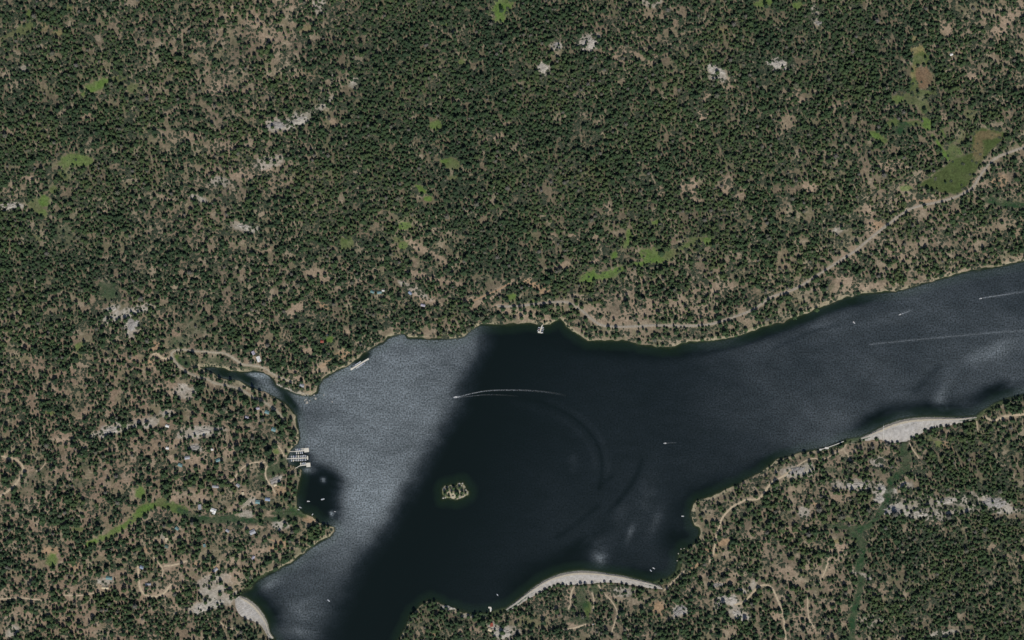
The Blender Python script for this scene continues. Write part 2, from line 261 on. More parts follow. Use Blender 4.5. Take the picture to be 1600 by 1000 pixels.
# meadows and thickets: (x, y, rx, ry, angle, strength, kind) b bright grass, m mid green, d dark green thicket, r reddish reeds, y dry olive
GREEN = [(783,10,15,24,15,1,'b'),(683,197,11,7,0,1,'b'),(46,22,5,8,0,.8,'b'),(42,45,16,9,-20,.8,'m'),(70,42,8,8,0,.6,'y'),(15,55,16,5,-20,.6,'m'),(90,52,9,6,0,.8,'y'),
 (108,13,6,5,0,.8,'b'),(150,135,24,7,-28,1,'b'),(185,124,18,5,0,.7,'m'),(207,137,9,8,20,.8,'m'),(118,250,28,10,-10,.9,'b'),(136,252,12,7,0,1,'b'),(103,272,10,12,0,.7,'m'),(84,297,8,7,0,.9,'m'),
 (72,313,8,9,0,1,'b'),(55,320,14,9,0,.7,'m'),(68,333,8,6,0,.9,'b'),(100,365,14,20,-30,.6,'d'),(60,372,9,6,0,.7,'m'),(705,256,13,9,30,.9,'m'),(693,252,5,3,0,1,'b'),(710,278,8,5,0,.6,'m'),(658,296,10,6,30,1,'b'),(668,311,7,4,0,1,'b'),
 (634,354,9,6,0,1,'b'),(631,383,8,6,0,1,'b'),(620,374,6,5,0,.7,'m'),(540,380,11,9,-30,.9,'m'),(695,38,8,4,0,.9,'b'),(723,98,6,6,-30,.7,'b'),(765,20,4,6,0,.6,'m'),
 (922,432,15,9,-15,1,'b'),(945,430,20,6,-12,1,'b'),(968,421,12,4,-18,1,'b'),(1018,400,17,13,-10,1,'b'),(1002,412,12,5,-15,1,'b'),(1045,398,14,7,-25,.8,'m'),(1075,382,22,4,-28,.9,'m'),(1090,374,16,4,0,.8,'m'),(1106,377,6,6,0,1,'b'),
 (983,366,4,7,0,.8,'b'),(979,382,5,8,20,.9,'b'),(960,399,7,5,-30,1,'b'),(1025,347,8,4,-30,.9,'b'),(800,464,8,6,0,1,'b'),(832,471,6,4,0,.9,'b'),(1432,80,13,8,0,1,'y'),(1440,93,16,10,0,1,'m'),(1427,60,5,5,0,.8,'y'),
 (1442,122,10,20,-4,1,'r'),(1428,118,6,16,0,1,'y'),(1427,135,7,12,0,1,'m'),(1440,146,18,6,0,.9,'m'),(1432,158,22,8,20,.7,'m'),(1400,157,8,7,0,.8,'b'),(1442,168,10,10,0,.7,'m'),
 (1405,203,18,9,-25,1,'d'),(1395,194,16,7,0,.9,'m'),(1446,194,8,10,10,1,'b'),(1425,194,18,5,0,.8,'m'),(1370,213,12,5,20,1,'b'),(1378,222,5,5,0,.9,'b'),(1515,180,10,10,-40,.5,'m'),(1488,240,14,12,0,.9,'m'),(1500,215,8,14,0,.6,'m'),
 (1415,294,10,5,0,.8,'b'),(1555,315,16,5,8,1,'d'),(1582,320,22,6,8,1,'d'),(1510,312,10,4,0,.7,'m'),(218,771,8,10,20,1,'b'),(82,876,9,11,0,1,'b'),(122,826,9,4,0,.9,'m'),
 (288,567,14,8,20,1,'d'),(278,560,6,9,-20,1,'m'),(330,566,30,7,5,.6,'d'),(385,622,7,5,0,1,'m'),(390,577,16,4,5,.8,'d'),(425,735,20,10,-25,1,'d'),(440,722,9,6,0,.9,'d'),(431,706,6,5,0,1,'b'),(412,745,10,6,0,.8,'d'),
 (80,645,6,3,0,1,'b'),(126,540,12,5,-30,.9,'b'),(126,557,6,4,0,.8,'m'),(30,560,16,7,0,.4,'m'),(515,531,6,5,0,1,'b'),(170,455,16,14,30,.8,'d'),(452,802,22,7,0,1,'d'),(465,800,14,7,20,.9,'m'),(425,812,14,4,0,.9,'d'),
 (62,740,20,8,-30,.5,'d'),(125,755,14,8,0,.6,'d'),(135,725,12,10,-50,.5,'d'),(45,765,14,12,-30,.5,'d'),(280,535,16,10,0,.7,'d'),(300,508,24,14,0,.5,'d'),
 (910,935,9,24,5,.9,'d'),(917,950,6,14,0,1,'m'),(885,952,10,4,0,.9,'d'),(930,920,8,10,0,.7,'d'),(830,970,24,12,0,.5,'m'),(905,970,18,6,0,.8,'d'),(1320,738,20,6,-10,.5,'d'),(1297,735,10,6,0,.6,'d'),
 (1305,822,22,4,0,.7,'d'),(1327,811,8,4,0,.8,'m'),(1320,790,14,5,0,.5,'d'),(1450,686,10,6,0,.7,'m'),(1467,694,6,5,0,.8,'b'),(1435,680,8,5,0,.6,'m'),(1288,885,5,8,0,.7,'d'),(1308,845,8,3,0,.9,'y'),(1500,795,8,5,0,.8,'m'),
 (1197,4,10,6,0,.9,'b'),(1247,8,8,7,0,.9,'b'),(1120,50,14,5,-10,.5,'y'),(1190,5,14,6,0,.8,'b'),(505,110,14,10,0,.2,'m'),(480,45,10,4,-30,.6,'y')]
BIG_MEADOW = [(1435,290),(1450,278),(1468,265),(1485,252),(1500,245),(1515,240),(1516,225),(1520,208),(1533,200),(1552,203),(1572,208),(1562,222),(1547,236),(1535,250),(1524,268),(1513,285),(1503,300),(1490,304),(1470,301),(1450,296)]
STRIPS = [([(138,850),(165,841),(185,828),(205,815),(222,800),(240,790)],9,'b'),([(222,798),(245,786),(265,790),(285,798)],13,'m'),([(280,797),(305,809),(325,813)],7,'d'),([(318,813),(350,811),(375,812),(400,814)],9,'d'),([(400,814),(425,812),(445,805)],5,'d'),
 ([(1455,213),(1463,222),(1472,238),(1480,250)],4,'b'),([(1412,696),(1411,705),(1418,718),(1417,732),(1402,742),(1393,755)],11,'d'),([(1393,755),(1388,770),(1383,785),(1374,805),(1358,820),(1340,828)],9,'d'),
 ([(1335,826),(1340,840),(1348,848)],10,'d'),([(1348,860),(1344,878),(1342,888)],9,'d'),([(1345,905),(1340,930),(1334,950),(1330,975),(1331,1005),(1330,1160)],9,'d'),([(1300,824),(1335,824)],4,'d'),([(1470,205),(1475,215)],3,'m')]
# how close the trees stand, region by region: (x, y, share of the ground under crowns)
DENS = [(60,60,.72),(200,60,.66),(330,60,.62),(420,50,.48),(560,80,.80),(680,100,.86),(800,90,.84),(900,60,.70),(1050,60,.62),(1200,60,.86),(1350,60,.84),(1470,60,.66),(1570,60,.55),
 (60,190,.78),(200,190,.74),(320,200,.60),(430,240,.58),(560,220,.86),(700,220,.88),(850,200,.78),(980,220,.86),(1120,220,.80),(1260,220,.72),(1380,160,.78),(1520,150,.76),
 (50,290,.7),(180,300,.82),(300,340,.62),(400,330,.56),(520,330,.78),(640,330,.84),(780,320,.80),(920,320,.84),(1060,330,.80),(1200,330,.76),(1320,300,.70),(1540,330,.62),
 (60,420,.84),(180,400,.74),(300,430,.64),(420,420,.62),(540,430,.72),(650,430,.55),(740,410,.80),(860,420,.74),(1000,440,.62),(1100,420,.66),(1230,400,.72),(1400,400,.58),(1540,390,.6),
 (60,540,.60),(170,560,.58),(260,500,.58),(370,510,.62),(470,520,.74),(570,500,.78),(700,500,.66),(1000,500,.46),(1150,470,.52),(1280,450,.5),
 (50,640,.60),(170,620,.60),(260,620,.48),(350,630,.52),(420,660,.48),(60,750,.53),(180,750,.54),(280,740,.5),(380,740,.5),(430,780,.48),(60,850,.55),(180,870,.51),(280,870,.50),(360,860,.52),(450,840,.5),
 (60,950,.54),(180,960,.54),(300,970,.62),(360,980,.66),(690,980,.74),(650,980,.8),(830,960,.54),(930,960,.66),(1000,960,.60),(1100,820,.64),(1150,880,.54),(1220,800,.52),(1250,880,.47),(1200,960,.49),(1290,960,.52),(1300,750,.52),
 (1400,740,.60),(1500,730,.82),(1570,700,.80),(1460,850,.88),(1400,850,.86),(1540,850,.76),(1450,930,.78),(1560,950,.66),(1380,950,.60),(1250,740,.45),(1550,650,.6)]

# ------------------------------------------------------------------ fields on a two-pixel grid
GX0, GX1, GY0, GY1, ST = -170, 1770, -170, 1170, 2.0
gx = np.arange(GX0, GX1 + .1, ST); gy = np.arange(GY0, GY1 + .1, ST)
PX, PY = np.meshgrid(gx, gy)
def lookup(F, x, y):
    fx = np.clip((np.asarray(x, float) - GX0) / ST, 0, len(gx) - 1.001); fy = np.clip((np.asarray(y, float) - GY0) / ST, 0, len(gy) - 1.001)
    i = fx.astype(int); j = fy.astype(int); a = fx - i; b = fy - j
    if F.ndim == 3: a = a[..., None]; b = b[..., None]
    return (F[j, i] * (1 - a) + F[j, i + 1] * a) * (1 - b) + (F[j + 1, i] * (1 - a) + F[j + 1, i + 1] * a) * b
def box(x0, x1, y0, y1):
    i0, i1 = np.clip([(x0 - GX0) / ST, (x1 - GX0) / ST + 2], 0, len(gx)).astype(int); j0, j1 = np.clip([(y0 - GY0) / ST, (y1 - GY0) / ST + 2], 0, len(gy)).astype(int)
    return slice(j0, j1), slice(i0, i1)
lake_in = inside(PX, PY, LAKE)
sd = seg_dist(PX, PY, LAKE + LAKE[:1]); sd = np.where(lake_in, -sd, sd)
sl = box(600, 820, 660, 876); isl_in = inside(PX[sl], PY[sl], ISLAND)
isd = seg_dist(PX[sl], PY[sl], ISLAND + ISLAND[:1]); isd = np.where(isl_in, isd, -isd)
sd[sl] = np.maximum(sd[sl], isd)
dam_poly = [w + t[::-1] for w, t in DAMS]
dam_in = np.zeros(PX.shape, bool); dam_near = np.full(PX.shape, 1e9); toe_d = np.full(PX.shape, 1e9)
for (w, t), poly in zip(DAMS, dam_poly):
    dam_in |= inside(PX, PY, poly); dam_near = np.minimum(dam_near, seg_dist(PX, PY, w)); toe_d = np.minimum(toe_d, seg_dist(PX, PY, t[1:-1]))
jit = (fbm(PX, PY, 9, 0) - .5) * 5 + (fbm(PX, PY, 26, 2) - .5) * 4
sd_j = sd + jit * smooth(6, 20, dam_near) * (.35 + .65 * smooth(0, 40, np.abs(PX - 711) + np.abs(PY - 768) - 10))
d_m = sd_j * S
hills = (fbm(PX, PY, 260, 1, 4) - .3) * 60 + (fbm(PX, PY, 60, 3, 3) - .5) * 10
far = smooth(0, 260, sd)
TZ = np.where(d_m > 0, np.minimum(d_m * .16, 5) + far * np.maximum(hills, 0) * .9 + smooth(0, 40, d_m) * (fbm(PX, PY, 18, 4) - .3) * 4, np.maximum(d_m * .16, -14))
TZ = TZ - np.where(sd > 0, 11 * np.exp(-(toe_d * S / 70) ** 2), 0)
TZ = np.where(dam_in, -11.0, TZ)
TZ[sl] += np.where(isl_in, np.minimum(isd * S * .25, 4), 0)

wob = (fbm(PX, PY, 11, 2) - .5) * 1.1 + (fbm(PX, PY, 4.5, 5, 2) - .5) * .7
def blob(x, y, rx, ry, ang, pad=2.0):
    r = max(rx, ry) * pad + 4; s = box(x - r, x + r, y - r, y + r)
    dx, dy = PX[s] - x, PY[s] - y; c, n = math.cos(math.radians(ang)), math.sin(math.radians(ang))
    u, v = (dx * c + dy * n) / rx, (-dx * n + dy * c) / ry
    return s, smooth(1.25, .75, np.hypot(u, v) + wob[s] * .9)
gran = np.zeros(PX.shape); tan = np.zeros(PX.shape); orange = np.zeros(PX.shape)
for x, y, rx, ry, a, k, t in CLEAR:
    s, w = blob(x, y, rx, ry, a); F = {'g': gran, 't': tan, 'o': orange}[t]; F[s] = np.maximum(F[s], w * k)
green = {k: np.zeros(PX.shape) for k in 'bmdry'}
for x, y, rx, ry, a, k, t in GREEN:
    s, w = blob(x, y, rx, ry, a); green[t][s] = np.maximum(green[t][s], w * k)
for pts, wd, t in STRIPS:
    P = np.array(pts); s = box(P[:, 0].min() - 25, P[:, 0].max() + 25, P[:, 1].min() - 25, P[:, 1].max() + 25)
    w = smooth(1.25, .75, seg_dist(PX[s], PY[s], rounded(pts, 4)) / (wd * .62 * (.55 + .9 * fbm(PX[s], PY[s], 17, 3))) + wob[s] * 1.1); green[t][s] = np.maximum(green[t][s], w)
s = box(1400, 1600, 180, 330); bm_in = inside(PX[s], PY[s], BIG_MEADOW); bmd = seg_dist(PX[s], PY[s], BIG_MEADOW + BIG_MEADOW[:1])
bmw = smooth(-2, 2, np.where(bm_in, bmd, -bmd) + wob[s] * 3); green['m'][s] = np.maximum(green['m'][s], bmw)
olive = np.zeros(PX.shape); olive[s] = bmw
for x, y, rx, ry in ((1528,232,9,20),(1541,212,20,7)):
    s2, w = blob(x, y, rx, ry, 0); green['r'][s2] = np.maximum(green['r'][s2], w * .8)
meadow = np.maximum.reduce([green[k] for k in 'bmdry']) * (1 - gran * .4)
opening = np.maximum.reduce([gran, tan, orange])
num = np.zeros(PX.shape); den = np.full(PX.shape, 1e-9)
cs = 8
PXc, PYc = PX[::cs, ::cs], PY[::cs, ::cs]; n_ = np.zeros(PXc.shape); d_ = np.full(PXc.shape, 1e-9)
for x, y, v in DENS:
    q = np.exp(-((PXc - x) ** 2 + (PYc - y) ** 2) / (2 * 62 ** 2)) + 1e-7; n_ += q * v; d_ += q
densc = n_ / d_
yi = np.minimum(np.arange(len(gy)) / cs, densc.shape[0] - 1.001); xi = np.minimum(np.arange(len(gx)) / cs, densc.shape[1] - 1.001)
j, i = yi.astype(int)[:, None], xi.astype(int)[None, :]; b, a = (yi % 1)[:, None], (xi % 1)[None, :]
dens = (densc[j, i] * (1 - a) + densc[j, i + 1] * a) * (1 - b) + (densc[j + 1, i] * (1 - a) + densc[j + 1, i + 1] * a) * b
road_d = np.full(PX.shape, 99.0)
for nm, pts, wd, k in ROADS:
    P = np.array(pts); s = box(P[:, 0].min() - 14, P[:, 0].max() + 14, P[:, 1].min() - 14, P[:, 1].max() + 14)
    road_d[s] = np.minimum(road_d[s], seg_dist(PX[s], PY[s], rounded(pts, 4)) - wd / 2 - (.7 if nm == 'road' else .3))

# ground colour (albedo)
def rgb(r, g, b): return np.array([((c / 255 + .055) / 1.055) ** 2.4 if c > 10 else c / 255 / 12.92 for c in (r, g, b)])
def lay(C, w, col): return C * (1 - w[..., None]) + w[..., None] * col
n1 = fbm(PX, PY, 40, 0); n2 = fbm(PX, PY, 9, 3); n3 = fbm(PX, PY, 120, 4)
SOIL, DUFF, PALE, PINK = rgb(122,110,92), rgb(98,90,75), rgb(158,146,126), rgb(138,119,100)
C = np.zeros(PX.shape + (3,)) + SOIL
C = lay(C, smooth(.4, .65, n1) * .7, DUFF); C = lay(C, smooth(.5, .75, n2) * .5, PINK); C = lay(C, smooth(.55, .8, n3) * .4, rgb(112,106,82)); C = lay(C, smooth(420, 200, PX) * smooth(420, 600, PY) * .5, rgb(132,112,94))
C = lay(C, smooth(.58, .84, dens) * .6, rgb(84,80,63)); C = lay(C, smooth(.48, .72, fbm(PX, PY, 16, 5)) * .45, rgb(92,96,70)); C = lay(C, smooth(.56, .74, fbm(PX, PY, 14, 1)) * .5, rgb(150,138,118))  # soil darkened where trees stand dense: forest shade mixed into the colour
C = lay(C, tan * .85, rgb(150,132,112)); C = lay(C, orange * .8, rgb(156,130,102)); C = lay(C, gran * (.55 + .45 * smooth(.3, .6, n2)), rgb(162,156,144))
for k, c in (('y', (122,116,76)), ('m', (78,94,52)), ('b', (84,108,52)), ('d', (38,64,40)), ('r', (114,94,72))):
    C = lay(C, green[k] * np.clip(.45 + .8 * fbm(PX, PY, 12, ord(k) % 5), 0, 1), rgb(*c))
C = lay(C, olive * .8 * (1 - green['r']), rgb(62,74,40))
C = lay(C, smooth(4.5, 1.0, np.abs(sd - 1.2)) * (sd > -1) * (.12 + .8 * smooth(.3, .6, vnoise(PX, PY, 45, 5)) * (.3 + n2)), rgb(154,144,118))
C = lay(C, smooth(1.6, 0, road_d) * .5, rgb(150,138,118))
C = lay(C, smooth(0, -3, sd_j) * .9, rgb(88,84,60)); C = lay(C, smooth(-2, -7, sd_j), rgb(42,58,38))
C[sl] = lay(C[sl], np.where(isl_in, .8, 0.), rgb(92,100,66)); C[sl] = lay(C[sl], np.where(isl_in, 1., 0.) * smooth(.42, .6, fbm(PX[sl], PY[sl], 7, 1)), rgb(160,150,128))
C *= (.86 + .28 * fbm(PX, PY, 5, 1, 2))[..., None]

def ground_material():
    m = bpy.data.materials.new('forest_floor'); m.use_nodes = True; nt = m.node_tree; b = nt.nodes['Principled BSDF']; b.inputs['Roughness'].default_value = .95
    b.inputs['Specular IOR Level'].default_value = .15
    at = nt.nodes.new('ShaderNodeAttribute'); at.attribute_name = 'soil'
    geo = nt.nodes.new('ShaderNodeNewGeometry')
    acc = at.outputs['Color']
    for sc, lo, hi in ((.22, .72, 1.28), (.7, .8, 1.2)):
        nz = nt.nodes.new('ShaderNodeTexNoise'); nz.inputs['Scale'].default_value = sc; nz.inputs['Detail'].default_value = 5
        nt.links.new(geo.outputs['Position'], nz.inputs['Vector'])
        mp = nt.nodes.new('ShaderNodeMapRange'); mp.inputs['From Min'].default_value = .3; mp.inputs['From Max'].default_value = .7; mp.inputs['To Min'].default_value = lo; mp.inputs['To Max'].default_value = hi
        nt.links.new(nz.outputs['Fac'], mp.inputs['Value'])
        mx = nt.nodes.new('ShaderNodeMix'); mx.data_type = 'RGBA'; mx.blend_type = 'MULTIPLY'; mx.inputs['Factor'].default_value = 1
        nt.links.new(acc, mx.inputs['A']); nt.links.new(mp.outputs['Result'], mx.inputs['B']); acc = mx.outputs['Result']
    nt.links.new(acc, b.inputs['Base Color'])
    bp = nt.nodes.new('ShaderNodeBump'); bp.inputs['Strength'].default_value = .7; bp.inputs['Distance'].default_value = 1.0
    nz = nt.nodes.new('ShaderNodeTexNoise'); nz.inputs['Scale'].default_value = .35; nz.inputs['Detail'].default_value = 6
    nt.links.new(geo.outputs['Position'], nz.inputs['Vector']); nt.links.new(nz.outputs['Fac'], bp.inputs['Height']); nt.links.new(bp.outputs['Normal'], b.inputs['Normal'])
    return m
WX, WY = (PX - 800) * S, (500 - PY) * S
ground = grid_mesh('ground', WX, WY, TZ, None, {'soil': C}, ground_material()); tag(ground, 'brown forest floor with granite patches and grassy openings round the lake', 'ground', kind='structure')
def gz(px, py): return float(lookup(TZ, px, py))

# ------------------------------------------------------------------ the lake
depth = np.maximum(-d_m * .16, 0)
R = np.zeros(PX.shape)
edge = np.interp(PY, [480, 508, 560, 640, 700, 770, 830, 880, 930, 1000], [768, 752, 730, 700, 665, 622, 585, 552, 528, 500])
west = smooth(40, -26, PX - edge + (fbm(PX, PY, 60, 1) - .5) * 24 + (fbm(PX, PY, 10, 3) - .5) * 10)  # painted extent of the bright sun glint, west of a drawn edge
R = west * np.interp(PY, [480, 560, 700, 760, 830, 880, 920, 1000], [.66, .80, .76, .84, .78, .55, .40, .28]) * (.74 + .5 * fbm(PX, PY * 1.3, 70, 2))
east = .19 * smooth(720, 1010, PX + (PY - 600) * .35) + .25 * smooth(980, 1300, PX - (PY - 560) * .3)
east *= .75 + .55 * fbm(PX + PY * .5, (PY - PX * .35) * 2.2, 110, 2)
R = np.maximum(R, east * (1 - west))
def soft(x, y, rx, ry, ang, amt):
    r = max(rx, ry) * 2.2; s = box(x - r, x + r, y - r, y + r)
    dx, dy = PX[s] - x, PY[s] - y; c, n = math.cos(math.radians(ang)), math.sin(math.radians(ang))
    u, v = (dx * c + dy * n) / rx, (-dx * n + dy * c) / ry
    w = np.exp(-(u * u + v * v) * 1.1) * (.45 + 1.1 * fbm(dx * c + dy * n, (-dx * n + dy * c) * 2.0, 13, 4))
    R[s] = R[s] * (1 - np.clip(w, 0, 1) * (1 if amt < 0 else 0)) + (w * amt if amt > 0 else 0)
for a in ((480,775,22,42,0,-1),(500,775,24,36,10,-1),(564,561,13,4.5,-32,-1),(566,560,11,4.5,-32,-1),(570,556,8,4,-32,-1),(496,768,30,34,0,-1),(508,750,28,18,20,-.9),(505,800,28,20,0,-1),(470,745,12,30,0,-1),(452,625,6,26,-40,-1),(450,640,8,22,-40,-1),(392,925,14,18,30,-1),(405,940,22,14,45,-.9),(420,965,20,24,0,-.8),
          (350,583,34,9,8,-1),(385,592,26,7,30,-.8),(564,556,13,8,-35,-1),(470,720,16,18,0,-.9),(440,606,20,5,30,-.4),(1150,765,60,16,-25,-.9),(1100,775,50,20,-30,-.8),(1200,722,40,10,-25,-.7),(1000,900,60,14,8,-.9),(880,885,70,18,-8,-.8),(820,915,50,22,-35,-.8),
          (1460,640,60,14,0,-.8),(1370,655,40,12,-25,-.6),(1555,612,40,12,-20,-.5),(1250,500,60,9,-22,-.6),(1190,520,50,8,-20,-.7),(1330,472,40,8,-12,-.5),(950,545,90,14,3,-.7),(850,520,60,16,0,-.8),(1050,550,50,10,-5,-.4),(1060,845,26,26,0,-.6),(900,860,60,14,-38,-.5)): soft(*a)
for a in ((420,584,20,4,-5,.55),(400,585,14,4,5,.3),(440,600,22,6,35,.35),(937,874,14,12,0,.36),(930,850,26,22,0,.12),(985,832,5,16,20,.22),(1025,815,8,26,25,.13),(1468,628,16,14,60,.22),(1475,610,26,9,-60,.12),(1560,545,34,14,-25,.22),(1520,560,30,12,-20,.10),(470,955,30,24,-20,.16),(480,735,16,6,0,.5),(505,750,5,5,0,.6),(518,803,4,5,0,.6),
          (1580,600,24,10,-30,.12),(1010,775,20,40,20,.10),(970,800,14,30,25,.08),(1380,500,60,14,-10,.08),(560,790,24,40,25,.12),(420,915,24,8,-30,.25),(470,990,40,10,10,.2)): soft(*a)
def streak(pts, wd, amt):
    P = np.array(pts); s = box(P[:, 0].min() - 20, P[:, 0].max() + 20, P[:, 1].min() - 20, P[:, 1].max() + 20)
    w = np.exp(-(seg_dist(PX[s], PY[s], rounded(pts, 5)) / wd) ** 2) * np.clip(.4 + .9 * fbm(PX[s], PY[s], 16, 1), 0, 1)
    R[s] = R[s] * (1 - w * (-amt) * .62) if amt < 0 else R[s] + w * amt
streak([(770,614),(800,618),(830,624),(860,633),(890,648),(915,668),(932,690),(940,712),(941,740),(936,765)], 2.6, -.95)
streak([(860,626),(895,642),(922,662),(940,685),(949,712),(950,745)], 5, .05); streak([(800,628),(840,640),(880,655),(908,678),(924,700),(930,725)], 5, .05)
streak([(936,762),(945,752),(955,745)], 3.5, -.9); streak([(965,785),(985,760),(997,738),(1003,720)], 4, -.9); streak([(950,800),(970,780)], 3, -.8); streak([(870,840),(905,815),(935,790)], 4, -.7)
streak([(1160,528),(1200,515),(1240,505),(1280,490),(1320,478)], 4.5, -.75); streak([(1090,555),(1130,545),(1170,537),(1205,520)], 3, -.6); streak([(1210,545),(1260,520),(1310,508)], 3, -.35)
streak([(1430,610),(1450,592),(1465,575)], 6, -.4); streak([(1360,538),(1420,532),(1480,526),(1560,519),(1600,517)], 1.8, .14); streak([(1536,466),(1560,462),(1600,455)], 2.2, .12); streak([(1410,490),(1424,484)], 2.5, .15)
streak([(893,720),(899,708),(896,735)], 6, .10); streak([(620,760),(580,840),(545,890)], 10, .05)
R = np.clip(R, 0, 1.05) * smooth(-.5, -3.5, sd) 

def water_material():
    m = bpy.data.materials.new('lake_water'); m.use_nodes = True; nt = m.node_tree; N = nt.nodes; L = nt.links; N.clear()
    def attr(n): a = N.new('ShaderNodeAttribute'); a.attribute_name = n; return a.outputs['Fac']
    def math_(op, a, b=None, clamp=False):
        q = N.new('ShaderNodeMath'); q.operation = op; q.use_clamp = clamp
        for k, v in enumerate((a, b)):
            if v is None: continue
            if isinstance(v, (int, float)): q.inputs[k].default_value = v
            else: L.new(v, q.inputs[k])
        return q.outputs[0]
    def noise(sc, det, stretch=None):
        nz = N.new('ShaderNodeTexNoise'); nz.inputs['Scale'].default_value = sc; nz.inputs['Detail'].default_value = det
        if stretch:
            mp = N.new('ShaderNodeMapping'); mp.inputs['Rotation'].default_value = (0, 0, stretch[0]); mp.inputs['Scale'].default_value = (stretch[1], 1, 1); L.new(geo.outputs['Position'], mp.inputs['Vector']); L.new(mp.outputs[0], nz.inputs['Vector'])
        else: L.new(geo.outputs['Position'], nz.inputs['Vector'])
        return nz.outputs['Fac']
    geo = N.new('ShaderNodeNewGeometry'); ruf = attr('ruffle_glint'); dep = attr('depth')
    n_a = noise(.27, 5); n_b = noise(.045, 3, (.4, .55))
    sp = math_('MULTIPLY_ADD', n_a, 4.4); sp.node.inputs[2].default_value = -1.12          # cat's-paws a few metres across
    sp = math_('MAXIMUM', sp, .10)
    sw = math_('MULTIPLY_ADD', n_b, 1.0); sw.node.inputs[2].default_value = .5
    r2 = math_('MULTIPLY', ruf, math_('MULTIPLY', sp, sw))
    fac = math_('MULTIPLY_ADD', r2, .128); fac.node.inputs[2].default_value = .014  # sun glint painted in: mask lifts gloss well above that of real water
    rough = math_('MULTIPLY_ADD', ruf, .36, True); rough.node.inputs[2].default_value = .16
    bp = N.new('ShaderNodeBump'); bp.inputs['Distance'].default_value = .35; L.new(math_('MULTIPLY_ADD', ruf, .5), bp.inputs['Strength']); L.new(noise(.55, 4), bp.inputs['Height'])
    gl = N.new('ShaderNodeBsdfGlossy'); L.new(rough, gl.inputs['Roughness']); gl.inputs['Color'].default_value = (.81, .92, 1, 1); L.new(bp.outputs[0], gl.inputs['Normal'])  # blue gloss tint puts extra sky colour into the reflection
    df = N.new('ShaderNodeBsdfDiffuse'); dm = N.new('ShaderNodeMapRange'); dm.inputs['From Min'].default_value = .5; dm.inputs['From Max'].default_value = 4.2; L.new(dep, dm.inputs['Value']); dc = N.new('ShaderNodeMix'); dc.data_type = 'RGBA'; L.new(dm.outputs['Result'], dc.inputs['Factor']); dc.inputs['A'].default_value = (.012, .025, .014, 1); dc.inputs['B'].default_value = (.0044, .0080, .0072, 1); L.new(dc.outputs['Result'], df.inputs['Color'])
    tr = N.new('ShaderNodeBsdfTransparent'); tr.inputs['Color'].default_value = (.42, .52, .44, 1)
    ex = math_('POWER', 2.718, math_('MULTIPLY', dep, -.75)); body = N.new('ShaderNodeMixShader'); L.new(ex, body.inputs[0]); L.new(df.outputs[0], body.inputs[1]); L.new(tr.outputs[0], body.inputs[2])
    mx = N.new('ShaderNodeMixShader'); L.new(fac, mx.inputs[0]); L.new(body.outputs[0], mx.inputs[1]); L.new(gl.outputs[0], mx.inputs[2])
    out = N.new('ShaderNodeOutputMaterial'); L.new(mx.outputs[0], out.inputs[0])
    return m
wmask = (sd < 5) & ~(dam_in & (dam_near > 4))
lake = grid_mesh('water', WX, WY, np.zeros(PX.shape), wmask, {'ruffle_glint': R, 'depth': depth}, water_material())
tag(lake, 'dark lake water, wind-ruffled, with sun glint painted pale into the west arm gloss', 'lake', kind='structure')

# ------------------------------------------------------------------ roads and paths
M_ROAD = {'grey': mat('worn_asphalt', rgb(142,134,120), .95, .25, .25), 'gravel': mat('grey_gravel', rgb(146,138,120), .95, .3, .3), 'pale': mat('pale_dirt', rgb(172,156,130), .95, .25, .3), 'soil': mat('brown_dirt', rgb(150,124,98), .95, .25, .3)}
ROAD_LABELS = {0: 'grey road winding from the reedy meadow down along the lakeshore', 1: 'gravel road along the south bank of the narrow inlet', 2: 'gravel road along the north bank of the narrow inlet', 4: 'pale dirt road bending round near the western edge of the wood'}
for k, (nm, pts, wd, key) in enumerate(ROADS):
    P = rounded(pts, 2.0); T = np.gradient(P, axis=0); T /= np.hypot(*T.T)[:, None]; Nn = np.c_[-T[:, 1], T[:, 0]]
    n = len(P); wv = wd / 2 * (1 + .35 * (fbm(P[:, 0], P[:, 1], 7, 2) - .5)); wr = wd / 2 * (1 + .5 * (fbm(P[:, 0] + 90, P[:, 1], 6, 3) - .5))
    rows = [P - Nn * wr[:, None], P - Nn * wr[:, None] * .4, P + Nn * wv[:, None] * .4, P + Nn * wv[:, None]]
    vs = []
    for c, q in enumerate(rows):
        z = lookup(TZ, q[:, 0], q[:, 1]) + (.35 if c in (1, 2) else .12)
        vs += [((a - 800) * S, (500 - b) * S, h) for a, b, h in zip(q[:, 0], q[:, 1], z)]
    fs = [(c * n + i, c * n + i + 1, (c + 1) * n + i + 1, (c + 1) * n + i) for c in range(3) for i in range(n - 1)]
    o = mesh_obj(nm, vs, fs, M_ROAD[key], None, True)
    tag(o, ROAD_LABELS.get(k), None, None, 'structure')

# ------------------------------------------------------------------ dams
M_RIP = mat('pale_riprap', rgb(160,156,150), .95, .30, .12); M_CREST = mat('dam_crest_gravel', rgb(172,162,142), .95, .18, .3); M_UP = mat('waterline_rock', rgb(158,150,134), .95, .25, .4)
M_GRAN = mat('granite', rgb(164,158,147), .9, .36, .2); M_GRAN2 = mat('grey_granite', rgb(142,138,132), .9, .36, .22)
def rock_mesh(seed, sub=1):
    bm = bmesh.new(); bmesh.ops.create_icosphere(bm, subdivisions=sub, radius=1); r = random.Random(seed)
    for v in bm.verts: v.co *= r.uniform(.72, 1.15); v.co.z *= .7
    me = bpy.data.meshes.new('boulder'); bm.to_mesh(me); bm.free(); me.materials.append(M_GRAN); return me
ROCKS = [rock_mesh(k) for k in range(4)]
DAM_LABELS = ['pale rockfill dam bulging widest above the dark green gully', 'long arched rockfill dam closing the southern bay beside the wooded point', 'short stubby rockfill dam at the corner where the granite shore ends']
